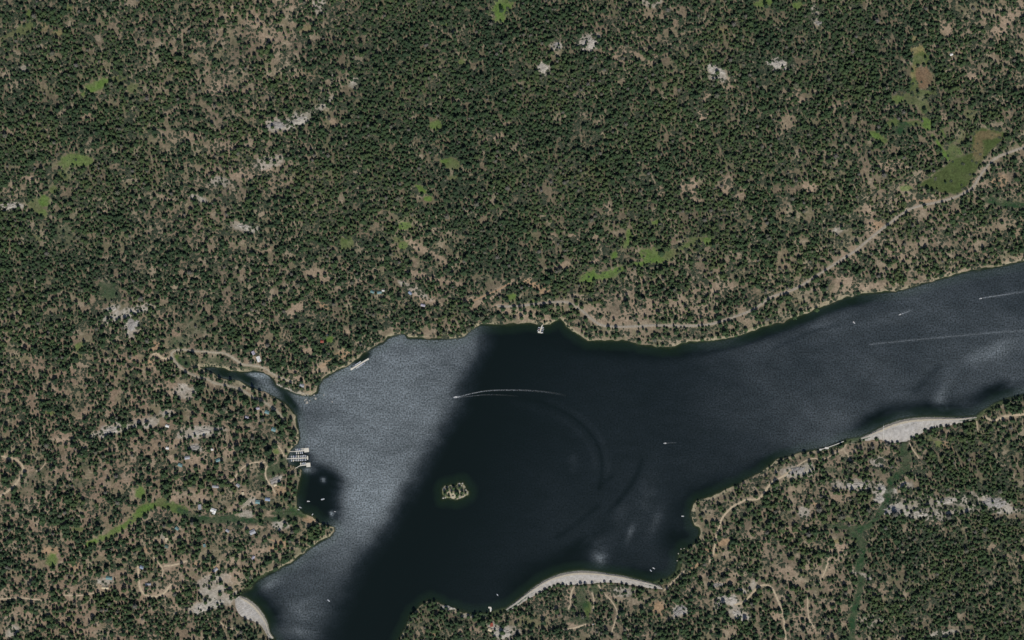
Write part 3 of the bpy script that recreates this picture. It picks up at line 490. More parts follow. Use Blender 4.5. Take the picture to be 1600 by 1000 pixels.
def points_instancer(name, pts, scales, objs, parent=None, extra=None, rot3=False):
    me = bpy.data.meshes.new(name); pts = np.asarray(pts, np.float32); n = len(pts)
    me.vertices.add(n); me.vertices.foreach_set('co', pts.ravel())
    def fa(nm, a, t='FLOAT'): at = me.attributes.new(nm, t, 'POINT'); at.data.foreach_set('value', a)
    fa('size', np.asarray(scales, np.float32)); fa('turn', rng.uniform(0, 6.283, n).astype(np.float32)); fa('pick', rng.integers(0, len(objs), n).astype(np.int32) if not extra or 'pick' not in extra else extra['pick'].astype(np.int32), 'INT')
    if extra and 'tint' in extra: fa('tint', extra['tint'].astype(np.float32))
    o = link(name, me, parent)
    ng = bpy.data.node_groups.new(name + '_nodes', 'GeometryNodeTree')
    ng.interface.new_socket('Geometry', in_out='INPUT', socket_type='NodeSocketGeometry'); ng.interface.new_socket('Geometry', in_out='OUTPUT', socket_type='NodeSocketGeometry')
    N = ng.nodes; gi = N.new('NodeGroupInput'); go = N.new('NodeGroupOutput'); iop = N.new('GeometryNodeInstanceOnPoints'); iop.inputs['Pick Instance'].default_value = True
    jn = N.new('GeometryNodeJoinGeometry')
    for parts in reversed(objs):
        j2 = N.new('GeometryNodeJoinGeometry')
        for p in parts:
            oi = N.new('GeometryNodeObjectInfo'); oi.transform_space = 'ORIGINAL'; oi.inputs['Object'].default_value = p; ng.links.new(oi.outputs['Geometry'], j2.inputs[0])
        g2 = N.new('GeometryNodeGeometryToInstance'); ng.links.new(j2.outputs[0], g2.inputs[0]); ng.links.new(g2.outputs[0], jn.inputs[0])
    def named(nm, t='FLOAT'): a = N.new('GeometryNodeInputNamedAttribute'); a.data_type = t; a.inputs['Name'].default_value = nm; return a.outputs['Attribute']
    cx = N.new('ShaderNodeCombineXYZ'); ng.links.new(named('turn'), cx.inputs['Z'])
    ng.links.new(gi.outputs[0], iop.inputs['Points']); ng.links.new(jn.outputs[0], iop.inputs['Instance']); ng.links.new(named('pick', 'INT'), iop.inputs['Instance Index'])
    ng.links.new(cx.outputs[0], iop.inputs['Rotation']); ng.links.new(named('size'), iop.inputs['Scale']); ng.links.new(iop.outputs[0], go.inputs[0])
    md = o.modifiers.new('scatter', 'NODES'); md.node_group = ng
    return o

def bearing(x, y, cx_, cy_):
    a = math.degrees(math.atan2(x - cx_, cy_ - y)) % 360
    return ['north', 'northeast', 'east', 'southeast', 'south', 'southwest', 'west', 'northwest'][int((a + 22.5) // 45) % 8]
# boulders first: the dams' loose rock borrows their shapes
BOULDERS = [(433.5,600,1.6,'h'),(436,601.5,1.9,'h'),(439,603.5,1.7,'h'),(442,604,1.2,'h'),(446,606.5,1.1,'h'),(454.5,610,1.5,'h'),(455,608,1.0,'h'),(474,614,1.0,'p'),(477,617.5,1.2,'p'),(481,616.8,1.4,'p'),(478,624,1.3,'p'),
 (480,628.5,2.2,'p'),(478.5,630,1.2,'p'),(491,617.5,1.4,'p'),(493,622.5,1.9,'p'),(506,617.3,1.5,'q'),(519,628,1.4,'q'),(522,596.5,1.0,'q'),(505,598,.8,'q'),(484,626,1.1,'p'),(476,626,1.0,'p'),(1064,858,1.5,'e'),(1069,857,1.2,'e'),(1060,865,1.6,'e'),(1058,876,1.3,'e'),(1090,845,1.4,'e'),(718,756,2.4,'i'),(722.5,755.5,2.2,'i'),(721,758.5,1.6,'i'),(692.5,778,2.2,'i'),(696,777.5,1.8,'i'),(707,775.5,2.0,'i'),(719,777,2.4,'i'),(728,765.5,2.2,'i'),(694,763,1.8,'i'),(730,770,1.8,'i'),(725,775,1.6,'i'),(700,761,1.6,'i')]
BL = {'h': ('white boulder lining the inlet bank below the point trees', 'boulders along the inlet bank'), 'p': ('pale boulder awash off the tip of the wooded point', 'boulders awash off the point'),
      'q': ('lone pale rock breaking the ruffled open water', 'rocks in the ruffled water'), 'i': ('pale boulder on the rim of the small rocky island', 'boulders on the rocky island'), 'e': ('grey boulder on the rocky shore of the rounded cove', 'boulders on the eastern cove shore')}
boulder_objs = []
for k, (x, y, r, g) in enumerate(BOULDERS):
    o = link('boulder', ROCKS[k % 4]); z = max(gz(x, y), -.6); o.location = (*W(x, y), z + r * .3); r2_ = r * (1.35 if g in 'hp' else 1); o.scale = (r2_ * 1.3, r2_ * 1.1, r2_ * 1.1); o.rotation_euler = (0, 0, k * 1.3)
    tag(o, ('big ' if r > 1.75 else 'small ' if r < 1.25 else 'mid-sized ') + (BL[g][0] if g != 'i' else 'pale boulder on the ' + bearing(x, y, 711, 767.5) + ' rim of the small rocky island'), 'boulder', BL[g][1]); boulder_objs.append(o)

dam_objs = []
for k, (wl, toe) in enumerate(DAMS):
    n = 60; A = resample(rounded(wl, 3), n); B = resample(rounded(toe, 3), n)
    A = np.array([W(*p) for p in A]); B = np.array([W(*p) for p in B]); c = A.mean(0)
    D = B - A; w = np.hypot(*D.T); U = D / w[:, None]
    end = smooth(0, .10, np.minimum(np.linspace(0, 1, n), np.linspace(1, 0, n)))
    root = empty('rockfill_dam', (c[0], c[1], 0)); tag(root, DAM_LABELS[k], 'dam')
    jt = rng.uniform(-.6, .6, (n, 8))
    def row(dist, z, col): return np.c_[A + U * (dist + jt[:, col])[:, None] - c, np.zeros(n) + z]
    up = [row(np.full(n, -11.), -6.5, 0), row(np.full(n, -3.), -2.0, 1), row(np.full(n, .2), .25, 2), row(np.minimum(4.5, w * .15), 1.2 + 2.4 * end, 3)]
    cr = [up[-1] + (0, 0, .0), row(np.minimum(9, w * .28), 1.25 + 2.4 * end, 4)]
    dn = [cr[-1]]
    for t in (.4, .55, .7, .85, 1.0): dn.append(row(w * t, (1.2 + 2.4 * end) + (-9.5 - 1.2 - 2.4 * end) * (t - .28) / .72 + rng.uniform(-.5, .5, n), 5 if t < .6 else 6))
    for nm, rows, mt in (('upstream_face', up, M_UP), ('crest', cr, M_CREST), ('downstream_face', dn, M_RIP)):
        v = np.vstack(rows); m = len(rows); o = mesh_obj(nm, v, [(r * n + i, r * n + i + 1, (r + 1) * n + i + 1, (r + 1) * n + i) for r in range(m - 1) for i in range(n - 1)], mt, root, False)
    cnt = (2600, 3200, 1500)[k]; s_ = rng.uniform(0.5, n - 1.5, cnt); i0 = s_.astype(int); f = (s_ - i0)[:, None]; t = rng.uniform(-.02, 1, cnt)
    base = (A[i0] * (1 - f) + A[i0 + 1] * f) + (D[i0] * (1 - f) + D[i0 + 1] * f) * t[:, None] - c
    e = end[i0]; zc = 1.2 + 2.4 * e; z = np.where(t < .15, .1 + zc * np.clip(t, 0, 1) / .15, np.where(t < .28, zc - .25, zc + (-9.5 - zc) * (t - .28) / .72))
    o = points_instancer('riprap', np.c_[base, z], rng.uniform(.3, .95, cnt), [[b] for b in boulder_objs[:4]], root); tag(o, None, None, None, 'stuff')
    dam_objs.append(root)

M_CONC = mat('concrete', rgb(186,182,172), .85, .12, .5)
# spillway wall left of the widest dam, and the gauge steps on that dam
r = empty('spillway_wall', (*W(1300, 697), 0)); tag(r, 'thin pale concrete spillway wall running along the shore towards the widest dam', 'wall')
p = np.array([W(1281.5, 702.5), W(1292, 699.5), W(1306, 694.5), W(1318, 689.5)]) - np.array(W(1300, 697))
mb = MB(); 
for a, b in zip(p[:-1], p[1:]):
    d = (b - a) / np.linalg.norm(b - a); nn = np.array((-d[1], d[0])); q = [a - nn * .8, b - nn * .8, b + nn * .8, a + nn * .8]; n0 = len(mb.v)
    mb.v += [(x, y, z) for z in (-2, 3.6) for x, y in q]; mb.f += [tuple(n0 + i for i in f) for f in ((0, 3, 2, 1), (4, 5, 6, 7), (0, 1, 5, 4), (1, 2, 6, 5), (2, 3, 7, 6), (3, 0, 4, 7))]
mb.build('coping', M_CONC, r)
MB().box(p[1][0] - 5, p[1][0] + 4, p[1][1] - 3.2, p[1][1] + 1.8, -1, 3.9).build('gate_platform', M_CONC, r)
MB().box(p[0][0] - 2, p[0][0] + 3, p[0][1] - 2, p[0][1] + 2, -1, 4.4).build('abutment', M_CONC, r)
r = empty('gauge_steps', (*W(1380.5, 668), 0)); tag(r, 'narrow pale flight of concrete steps crossing the widest dam', 'steps')
for q in range(9): MB().box(-.9, .9, 6 - q * 4 - 2.1, 6 - q * 4 + 2.1, -8, [-.2, 2.4, 4.3, 4.2, 3, 1.4, -.3, -1.9, -3.6][q]).build('step', M_CONC, r)

# ------------------------------------------------------------------ granite outcrops
OUT = [(432,197,15,7,-8,'bright granite knob with a few pines above the western forest slope'),(466,190,14,7,-20,'broad broken granite slab beside the bright granite knob'),(174,484,10,4,-20,'white granite ledge in the western wood above the inlet'),
 (207,505,9,11,15,'grey granite scree running down from the white ledge'),(920,68,11,10,-30,'pale granite dome among the northern pines'),(850,107,8,7,0,'small round granite dome below the northern dome'),(870,72,6,5,0,'small granite knob west of the northern dome'),
 (1118,110,14,8,20,'long low granite slab in the northeastern forest'),(1215,100,14,7,10,'grey granite ledge east of the long low slab'),(1280,36,9,3,0,'thin grey granite ledge near the northern picture edge'),(385,355,12,4,10,'low granite ledge on the bare western slope'),
 (16,322,16,4,0,'pale granite shelf at the western edge of the wood'),(305,700,10,5,10,'white granite slab among the cabins'),(315,675,14,5,-8,'granite ledge above the white slab among the cabins'),(178,672,14,5,-15,'long pale granite ledge west of the cabins'),
 (430,750,9,5,-30,'bright white granite outcrop near the marina'),(312,952,10,6,-20,'cracked granite shelf behind the short stubby dam'),(338,942,12,5,-15,'pale granite apron leading to the short stubby dam'),(1062,954,12,7,-25,'smooth isolated pale granite slab in the southern wood'),
 (1140,937,14,6,15,'smooth white granite slab at the end of the hooked track'),(1155,962,13,7,20,'broken granite blocks south of the hooked track slab'),(1119,914,10,3,-5,'thin pale granite ledge north of the hooked track slab'),(1377,765,7,7,0,'bright granite wall west of the dark green gully'),
 (1374,780,7,6,-20,'grey ribbed granite wall west of the gully bend'),(1395,798,17,7,8,'big grey granite slope east of the gully bend'),(1435,803,20,5,5,'tan streaked granite terrace below the big grey slope'),(1478,783,16,5,-8,'rough granite crest joining the eastern slopes'),
 (1553,786,18,8,5,'pale cracked granite slope at the eastern end of the ridge'),(1340,757,18,5,5,'low granite bench on the near side of the gully'),(785,990,12,8,0,'pale granite hump behind the wooded point'),(1245,735,14,5,-10,'grey granite bench above the eastern shore'),(700,950,9,3,10,'pale shore ledge on the wooded point')]
for k, (x, y, rx, ry, ang, lab) in enumerate(OUT):
    nr, na = 9, 40; th = np.linspace(0, 2 * math.pi, na, endpoint=False); vs = []; c, n_s = math.cos(math.radians(ang)), math.sin(math.radians(ang)); z0 = gz(x, y)
    amp = min(rx, ry) * S * .16
    for q in range(nr):
        rr = (q / (nr - 1)) ** .8
        edge_r = 1 + .75 * (fbm(np.cos(th) * 2.2 + k * 7, np.sin(th) * 2.2, 1.0, k % 5, 3) - .5) * 1.6 + .12 * rng.uniform(-1, 1, na)
        u, v = rr * edge_r * rx * np.cos(th), rr * edge_r * ry * np.sin(th); X_, Y_ = x + u * c - v * n_s, y + u * n_s + v * c
        crack = np.abs(fbm(X_ + Y_ * .4, Y_ * 2 - X_ * .3, 6, 2) - .5) * 4
        z = lookup(TZ, X_, Y_) + amp * (1 - rr ** 2) + np.minimum(crack, 1) * 1.8 * (1 - rr ** 3) + rng.uniform(-.35, .35, na) - .6 + 1.0 * (rr < .95)
        vs += [((a - 800) * S, (500 - b) * S, h) for a, b, h in zip(X_, Y_, z)]
    ox, oy = W(x, y); vs = [(a - ox, b - oy, h - z0) for a, b, h in vs]
    fs = [(q * na + i, (q + 1) * na + i, (q + 1) * na + (i + 1) % na, q * na + (i + 1) % na) for q in range(nr - 1) for i in range(na)]
    o = mesh_obj('granite_outcrop', vs, fs, M_GRAN if k % 3 else M_GRAN2); o.location = (ox, oy, z0); tag(o, lab, 'rock')

# ------------------------------------------------------------------ cabins
def M_ROOF(key):
    c = {'white': (214,212,206), 'grey': (150,152,156), 'teal': (104,136,136), 'green': (76,100,92), 'cream': (196,182,152), 'red': (150,78,62), 'lavender': (166,162,172), 'blue': (132,146,164)}[key]
    return mat('roof_' + key, rgb(*c), .55, .12, .7)
M_LOG = mat('brown_log_wall', rgb(104,82,62), .8, .2, 1.0); M_GLASS = mat('dark_window_glass', (.02, .03, .035), .08, .05, 1.0); M_DOOR = mat('dark_door', rgb(70,50,40), .7, .1, 1); M_DECK = mat('weathered_deck', rgb(140,122,100), .85, .2, 1.5); M_STONE = mat('chimney_stone', rgb(110,100,92), .9, .3, 1.5)
def cabin(x, y, l, w, ang, roof, label, wing=None):
    L_, Wd = l * S, w * S; z = gz(x, y); h = 3.0; rise = Wd * .28
    root = empty('cabin', (*W(x, y), z), math.radians(-ang)); tag(root, label, 'cabin')
    a, b = L_ / 2 - .5, Wd / 2 - .5
    m = MB().box(-a, a, -b, b, -2, h); n = len(m.v)
    m.v += [(-a, -b, h), (-a, b, h), (-a, 0, h + rise * .86), (a, -b, h), (a, b, h), (a, 0, h + rise * .86)]; m.f += [(n, n + 2, n + 1), (n + 3, n + 4, n + 5)]
    m.build('wall', M_LOG, root)
    def roof_mb(cx, cy, lx, wy, along_x=True):
        v = []; t = .22
        for zz in (0, t):
            for s in (-1, 1): v += [(s * lx / 2, -wy / 2, h - .35 + zz), (s * lx / 2, 0, h + rise + zz), (s * lx / 2, wy / 2, h - .35 + zz)]
        if not along_x: v = [(-b_, a_, c_) for a_, b_, c_ in v]
        v = [(a_ + cx, b_ + cy, c_) for a_, b_, c_ in v]
        f = [(6, 9, 10, 7), (7, 10, 11, 8), (0, 1, 4, 3), (1, 2, 5, 4), (0, 3, 9, 6), (2, 8, 11, 5), (0, 6, 7, 1), (1, 7, 8, 2), (3, 4, 10, 9), (4, 5, 11, 10)]
        return v, f
    v, f = roof_mb(0, 0, L_, Wd); ro = mesh_obj('roof', v, f, M_ROOF(roof), root)
    if wing:
        wx, wl = wing; v, f = roof_mb(wx * L_, -Wd * .5, wl * S, Wd * .8, False); v = [(a_, b_, c_ - .06) for a_, b_, c_ in v]
        mesh_obj('wing_roof', v, f, M_ROOF(roof), root); MB().box(wx * L_ - Wd * .34, wx * L_ + Wd * .34, -Wd * .5 - wl * S / 2 + .5, -b + .01, -2, h).build('wing_wall', M_LOG, root)
    MB().box(a * .4, a * .4 + .9, .4, 1.3, h, h + rise + 1.1).build('chimney', M_STONE, ro)
    MB().box(-.5, .5, -b - .06, -b + .05, -.1, 2.1).build('door', M_DOOR, root)
    for sx in (-.6, .6): MB().box(sx * a - .6, sx * a + .6, -b - .05, -b + .05, 1, 2.2).build('window', M_GLASS, root)
    for sx in (-.5, .3): MB().box(sx * a - .6, sx * a + .6, b - .05, b + .05, 1, 2.2).build('window', M_GLASS, root)
    MB().box(-a * .7, a * .3, -b - 1.9, -b - .02, -.5, .12).build('deck', M_DECK, root)
    return root
CABINS = [(404.5,561,9,6,70,'white','white-roofed cabin above the road on the inlet north bank'),(396,551.5,6,5,60,'lavender','pale grey cabin just uphill of the inlet north bank road'),(334,797,9,6,20,'white','white L-shaped cabin just north of the dark green thicket strip',(.2,5)),
 (403,784,7,6,5,'teal','teal-roofed cabin beside a pale gravel yard'),(418.5,780,8,5,5,'blue','bluish white cabin under tall pines near the quiet cove'),(380,771,5,4,80,'cream','small cream cabin between the marina outcrop and the gravel yard'),
 (395,831,9,7,-25,'grey','grey-roofed cabin with a dark shadowed gable south of the thicket strip'),(312.5,792,8,5,85,'grey','weathered grey cabin west of the white L-shaped one'),(277,825.5,6,4.5,35,'teal','small teal cabin below the bright grassy strip'),
 (261,853.5,6,5,20,'green','dark green cabin beside a bare orange yard'),(320,852,5,4,70,'teal','tiny teal cabin next to a flat pale rock'),(171,903,10,5,5,'teal','long teal hall at the edge of the gravel camp yard'),(232,912.5,9,3.6,-5,'grey','long narrow grey shed inside the camp loop road'),
 (165,918,11,4,5,'cream','long cream barracks beside the gravel camp yard'),(222,886,6,5,20,'blue','blue-grey cabin at the head of the camp loop road'),(337,890,8,5,-40,'grey','grey cabin on orange ground near the granite apron'),(262,665.5,6,4,15,'white','white cabin at the western end of the long granite ledges'),
 (262,700,5,4,10,'white','little white cabin below the long granite ledges'),(282,726.5,7,5,20,'teal','teal cabin with a bare pink yard'),(332,702,4,3.4,0,'white','tiny white hut right of the white granite slab'),(341,719,7,5,-25,'teal','teal and grey cabin in the thick of the pines'),
 (293,715,8,5,-10,'grey','greenish grey cabin beside a square tan clearing'),(337,760,10,4,5,'grey','long light grey cabin south of the pine thicket'),(372.5,758,6,5,40,'grey','dark grey cabin left of a grassy opening'),(417.5,644,7,5,20,'teal','teal cabin by the gravel road above the inlet mouth'),
 (403,638,6,4,-10,'lavender','small lavender grey cabin uphill of the inlet mouth road'),(428,671,7,6,20,'teal','dark teal cabin near the shore north of the marina'),(582,456,6,4,20,'teal','left of two teal cabins on the hill above the long floating dock'),(593,457,7,4,-10,'teal','right of two teal cabins on the hill above the long floating dock'),
 (641,458,6,4,40,'blue','bluish cabin beside the bare ribs of the hillside'),(661,477,7,4,10,'lavender','pale cabin at the foot of the bare hillside ribs'),(503.5,533.5,5,4,0,'red','red-roofed hut in the wood above the point'),(472,602,7,5,20,'grey','grey cabin close to the tip of the wooded point'),
 (1485,86,5,3.6,-20,'white','lone white hut east of the brown reedy clearing'),(768,976,6,5,80,'red','rust red cabin behind the little white pier'),(766,984,7,5,20,'cream','cream outbuilding next to the rust red cabin'),(599,454,4,3,0,'white','tiny white shed next to two teal hillside cabins'),
 (261,843,6,5,80,'cream','cream cabin on the pale bare pad'),(386,652,6,4,15,'lavender','lavender cabin on open slope above the inlet road'),(430,757.5,5,4,-30,'cream','cream hut below the bright marina outcrop'),(356,829,6,4,30,'grey','grey hut in the wood south of the thicket strip'),(396,871,6,4,-60,'lavender','lavender hut near the granite lakeshore')]
for c in CABINS: cabin(*c)

# parked cars near the northern pier
M_CAR = {k: mat('car_paint_' + k, rgb(*c), .3, .03, 1) for k, c in (('white', (220,220,220)), ('silver', (160,164,170)), ('blue', (60,84,130)), ('red', (150,40,36)))}
M_TYRE = mat('tyre_rubber', (.02, .02, .02), .9, .1, 2)
def car(x, y, ang, key, label, group=None):
    root = empty('parked_car', (*W(x, y), gz(x, y) + .35), math.radians(-ang)); tag(root, label, 'car', group)
    v = []; f = []
    prof = [(-2.3, .35), (-2.35, .8), (-2.2, .95), (2.0, .95), (2.3, .8), (2.3, .35)]
    for s in (-.9, .9): v += [(a, s, b) for a, b in prof]
    f = [(5, 4, 3, 2, 1, 0), (6, 7, 8, 9, 10, 11)] + [(i, (i + 1) % 6, 6 + (i + 1) % 6, 6 + i) for i in range(6)]
    mesh_obj('body', v, f, M_CAR[key], root)
    v = [(sx * lx + ox, sy * wy, z) for lx, wy, z, ox in ((1.5, .82, .95, -.35), (1.0, .66, 1.5, -.45)) for sx, sy in ((-1, -1), (1, -1), (1, 1), (-1, 1))]
    mesh_obj('window', v, [(0, 1, 5, 4), (1, 2, 6, 5), (2, 3, 7, 6), (3, 0, 4, 7)], M_GLASS, root)
    MB().box(-1.42, .52, -.64, .64, 1.5, 1.56).build('roof', M_CAR[key], root)
    for sx in (-1.4, 1.4):
        for sy in (-.85, .85): MB().cyl((sx, sy - .1, .34), (sx, sy + .1, .34), .34, .34, 10).build('wheel', M_TYRE, root)
car(776,489,20,'white','white car parked among pines behind the north shore beach'); car(781,493,70,'silver','silver car parked among pines behind the north shore beach'); car(748,493,10,'white','white car beside the shore granite west of the beach'); car(783.5,486,-20,'blue','blue car parked among pines behind the north shore beach')
car(512,523.5,0,'blue','blue car in the wood above the red-roofed hut'); car(927,975,0,'white','white car alone in the southern wood by the dirt path'); car(372,728,75,'white','white car on the track between cabins and marina'); car(596,511,20,'silver','silver car in the wood behind the long floating dock')

# ------------------------------------------------------------------ boats, docks, wakes
M_HULL = mat('white_gelcoat', rgb(226,228,228), .3, .04, 1); M_HULLG = mat('grey_hull', rgb(176,180,186), .4, .05, 1); M_SEAT = mat('tan_upholstery', rgb(176,160,136), .7, .1, 2); M_MOTOR = mat('black_outboard', (.03, .03, .035), .4, .05, 2)
M_CANVAS = {'grey': mat('grey_canvas', rgb(168,172,180), .9, .1, 2), 'red': mat('red_canvas', rgb(150,70,72), .9, .1, 2), 'blue': mat('blue_canvas', rgb(86,98,130), .9, .1, 2), 'cream': mat('cream_canvas', rgb(206,200,178), .9, .1, 2)}
M_WOOD = mat('bleached_dock_wood', rgb(196,190,176), .85, .15, .8); M_PILE = mat('dock_pile', rgb(96,82,66), .9, .2, 1)
def motorboat(canvas=None):
    root = empty('motorboat', (0, 0, 0)); st = [(-3.3, 1.05), (-2, 1.2), (0, 1.25), (1.6, 1.05), (2.6, .6), (3.4, .04)]
    v = []
    for x, w in st: v += [(x, -w, .85 + .05 * max(x, 0)), (x, -w * .72, -.25), (x, 0, -.45 if x < 2.8 else .1), (x, w * .72, -.25), (x, w, .85 + .05 * max(x, 0))]
    f = [(i * 5 + j, i * 5 + j + 1, i * 5 + 6 + j, i * 5 + 5 + j) for i in range(5) for j in range(4)] + [(4, 3, 2, 1, 0)]
    mesh_obj('hull', v, f, M_HULL, root)
    v = []
    for x, w in st: v += [(x, -w * .98, .84 + .05 * max(x, 0)), (x, -w * .62, .86 + .05 * max(x, 0)), (x, w * .62, .86 + .05 * max(x, 0)), (x, w * .98, .84 + .05 * max(x, 0))]
    f = [(i * 4 + j, i * 4 + 4 + j, i * 4 + 5 + j, i * 4 + 1 + j) for i in range(5) for j in (0, 2)] + [(i * 4 + 1, i * 4 + 5, i * 4 + 6, i * 4 + 2) for i in (3, 4)]
    mesh_obj('deck', v, f, M_HULL, root)
    MB().box(-3.2, 1.7, -.74, .74, .1, .3).build('cockpit_floor', M_HULLG, root)
    for y in (-.45, .45): MB().box(-.6, .1, y - .28, y + .28, .3, .75).box(-.75, -.6, y - .28, y + .28, .3, 1.15).build('seat', M_SEAT, root)
    MB().box(-2.9, -2.3, -.7, .7, .3, .75).build('bench', M_SEAT, root)
    mesh_obj('windshield', [(1.0, -.95, .92), (1.75, -.6, .95), (1.75, .6, .95), (1.0, .95, .92), (.7, -.85, 1.45), (1.25, -.5, 1.5), (1.25, .5, 1.5), (.7, .85, 1.45)], [(0, 1, 5, 4), (1, 2, 6, 5), (2, 3, 7, 6)], M_GLASS, root)
    MB().box(-3.9, -3.35, -.28, .28, -.5, 1.15).build('outboard_motor', M_MOTOR, root)
    if canvas: mesh_obj('canopy', [(-2.6, -1.0, 1.9), (.6, -1.0, 1.95), (.6, 1.0, 1.95), (-2.6, 1.0, 1.9), (-2.5, 0, 2.15), (.5, 0, 2.2)], [(0, 1, 5, 4), (4, 5, 2, 3), (0, 4, 3), (1, 2, 5)], M_CANVAS[canvas], root)
    return root
def pontoon(canvas):
    root = empty('pontoon_boat', (0, 0, 0))
    for y in (-.95, .95): MB().cyl((-3.6, y, .05), (3.2, y, .05), .38, .38, 9).cyl((3.2, y, .05), (3.9, y, .2), .38, .06, 9).build('pontoon', M_HULLG, root)
    MB().box(-3.6, 3.4, -1.3, 1.3, .42, .55).build('deck', M_HULLG, root)
    for y in (-1.25, 1.25): MB().box(-3.5, 3.2, y - .04, y + .04, .55, 1.25).build('railing', M_HULL, root)
    MB().box(-3.4, -2.4, -1.1, 1.1, .55, 1.0).build('bench', M_SEAT, root); MB().box(1.8, 3.0, -1.1, -.5, .55, 1.0).build('bench', M_SEAT, root)
    mesh_obj('canopy', [(-3.0, -1.25, 2.5), (.9, -1.25, 2.5), (.9, 1.25, 2.5), (-3.0, 1.25, 2.5), (-2.9, 0, 2.75), (.8, 0, 2.75)], [(0, 1, 5, 4), (4, 5, 2, 3), (0, 4, 3), (1, 2, 5)], M_CANVAS[canvas], root)
    for sx in (-2.9, .8):
        for y in (-1.2, 1.2): MB().cyl((sx, y, .55), (sx, y, 2.55), .04, .04, 5).build('canopy_post', M_HULLG, root)
    MB().box(-4.1, -3.6, -.25, .25, -.4, 1.1).build('outboard_motor', M_MOTOR, root)
    return root
PROTO = {}
def boat(kind, x, y, ang, label, group=None, sc=1.0, x_off=0, y_off=0):
    if kind not in PROTO:
        o = motorboat(None) if kind == 'm' else motorboat(kind[1:]) if kind[0] == 'm' else pontoon(kind[1:]); PROTO[kind] = o
    else: o = copy_tree(PROTO[kind])
    o.location = (*W(x, y), .05); o.rotation_euler = (0, 0, math.radians(-ang)); o.scale = (sc, sc, sc)
    for k in ('label', 'category', 'group'):
        if k in o: del o[k]
    tag(o, label, 'boat', group); return o
KINDS = ['m', 'pgrey', 'mblue', 'm', 'pcream', 'mgrey', 'pgrey', 'm', 'mgrey', 'pgrey']
def dock(name, label, pts, wd, platform=None, pads=()):
    c = np.array(W(*pts[0])); root = empty('floating_dock', (c[0], c[1], 0)); tag(root, label, 'dock')
    def strip(a, b, w, z, nm, plank=True):
        a = np.array(W(*a)) - c; b = np.array(W(*b)) - c; L_ = np.linalg.norm(b - a); d = (b - a) / L_; o = MB().box(0, L_, -w / 2, w / 2, z - .45, z).build(nm, M_WOOD, root)
        o.location = (a[0], a[1], 0); o.rotation_euler = (0, 0, math.atan2(d[1], d[0]))
        for q in np.arange(3, L_ - 1, 9): 
            p = MB().cyl((q, w / 2 + .2, -4), (q, w / 2 + .2, 1.9), .18, .18, 6).build('pile', M_PILE, root); p.location = o.location; p.rotation_euler = o.rotation_euler
    for k, (a, b, w) in enumerate(pts and zip(pts[:-1], pts[1:], wd)): strip(a, b, w, .6 + .012 * k, 'gangway' if (k == 0 and len(wd) > 1) else 'walkway')
    for px, py, l, w, ang in pads:
        o = MB().box(-l * S / 2, l * S / 2, -w * S / 2, w * S / 2, .1, .66).build('platform', M_WOOD, root); q = np.array(W(px, py)) - c; o.location = (q[0], q[1], 0); o.rotation_euler = (0, 0, math.radians(-ang))
    return root
# three marina docks
ORD = ['first', 'second', 'third', 'fourth', 'fifth', 'sixth', 'seventh', 'eighth', 'ninth', 'tenth', 'eleventh', 'twelfth', 'thirteenth', 'fourteenth', 'fifteenth', 'sixteenth', 'seventeenth', 'eighteenth', 'nineteenth', 'twentieth']
BD = {'m': 'open white motorboat', 'mblue': 'blue-canopied motorboat', 'mgrey': 'grey-canopied motorboat', 'mred': 'red-canopied motorboat', 'pgrey': 'grey-canopied pontoon boat', 'pcream': 'cream-canopied pontoon boat'}
def berth(dockname, n, pos, ang, shift, step, side, group, sc=.86):
    for k in range(n):
        kd = KINDS[(k * step + shift) % 10]; x, y = pos(k)
        boat(kd, x, y, ang, BD[kd] + ', ' + ORD[k] + ' from the gangway, ' + side + ' side of ' + dockname, group, sc * (.92 + .16 * ((k * 7 + shift) % 5) / 4))
dock('d', 'marina dock with ragged boat slips and a square cream end platform', [(452.5,705.6),(461.5,705.5),(476,704)], [1.4, 2.0], pads=[(479,703.3,7.5,6.4,-7)])
berth('ragged dock', 5, lambda k: (462.6 + k * 2.7, 702.9 - k * .25), 85, 0, 1, 'outer', 'boats moored at the ragged marina dock')
berth('ragged dock', 4, lambda k: (463.5 + k * 2.9, 708.0 - k * .35), -95, 3, 1, 'inner', 'boats moored at the ragged marina dock')
dock('d', 'longest of the three marina docks, boats packed on both sides', [(447.5,716.9),(454,716.6),(481.5,715.4)], [1.4, 2.0], pads=[(480.5,715.3,1.8,6.0,-3)])
berth('longest dock', 9, lambda k: (455.6 + k * 2.75, 713.7 - k * .12), 88, 0, 1, 'outer', 'boats moored at the longest marina dock')
berth('longest dock', 9, lambda k: (455.6 + k * 2.75, 719.1 - k * .12), -92, 1, 3, 'inner', 'boats moored at the longest marina dock')
dock('d', 'shortest marina dock with a bent gangway and square end platform', [(461.5,731.8),(468.8,727.6),(479,726.4)], [1.3, 2.0], pads=[(481.8,726.4,6.3,6.6,-4)])
berth('bent-gangway dock', 4, lambda k: (470 + k * 2.5, 724.8 - k * .2), 85, 4, 1, 'outer', 'boats at the bent-gangway dock')
# long floating dock off the north-west shore
dock('d', 'long slanting floating dock lying parallel to the wooded shore', [(549,577),(575,561)], [3.4], pads=[(549.5,576.6,3.4,3,-32),(575,561.3,3,2.6,-32)])
for side, ts in (('shore', (.26, .36, .46, .56)), ('open-water', (.30, .40, .50, .60, .70))):
    for k, t in enumerate(ts):
        sg = 1 if side == 'shore' else -1; x, y = 549 + 26 * t, 577 - 16 * t; kd = KINDS[(k * 3 + (sg > 0) * 2) % 10]
        boat(kd, x - sg * 1.4, y - sg * 2.2, -32, BD[kd] + ' alongside the long slanting dock, ' + side + ' side, ' + ORD[k] + ' from its inlet end', 'boats at the long slanting dock', .9)
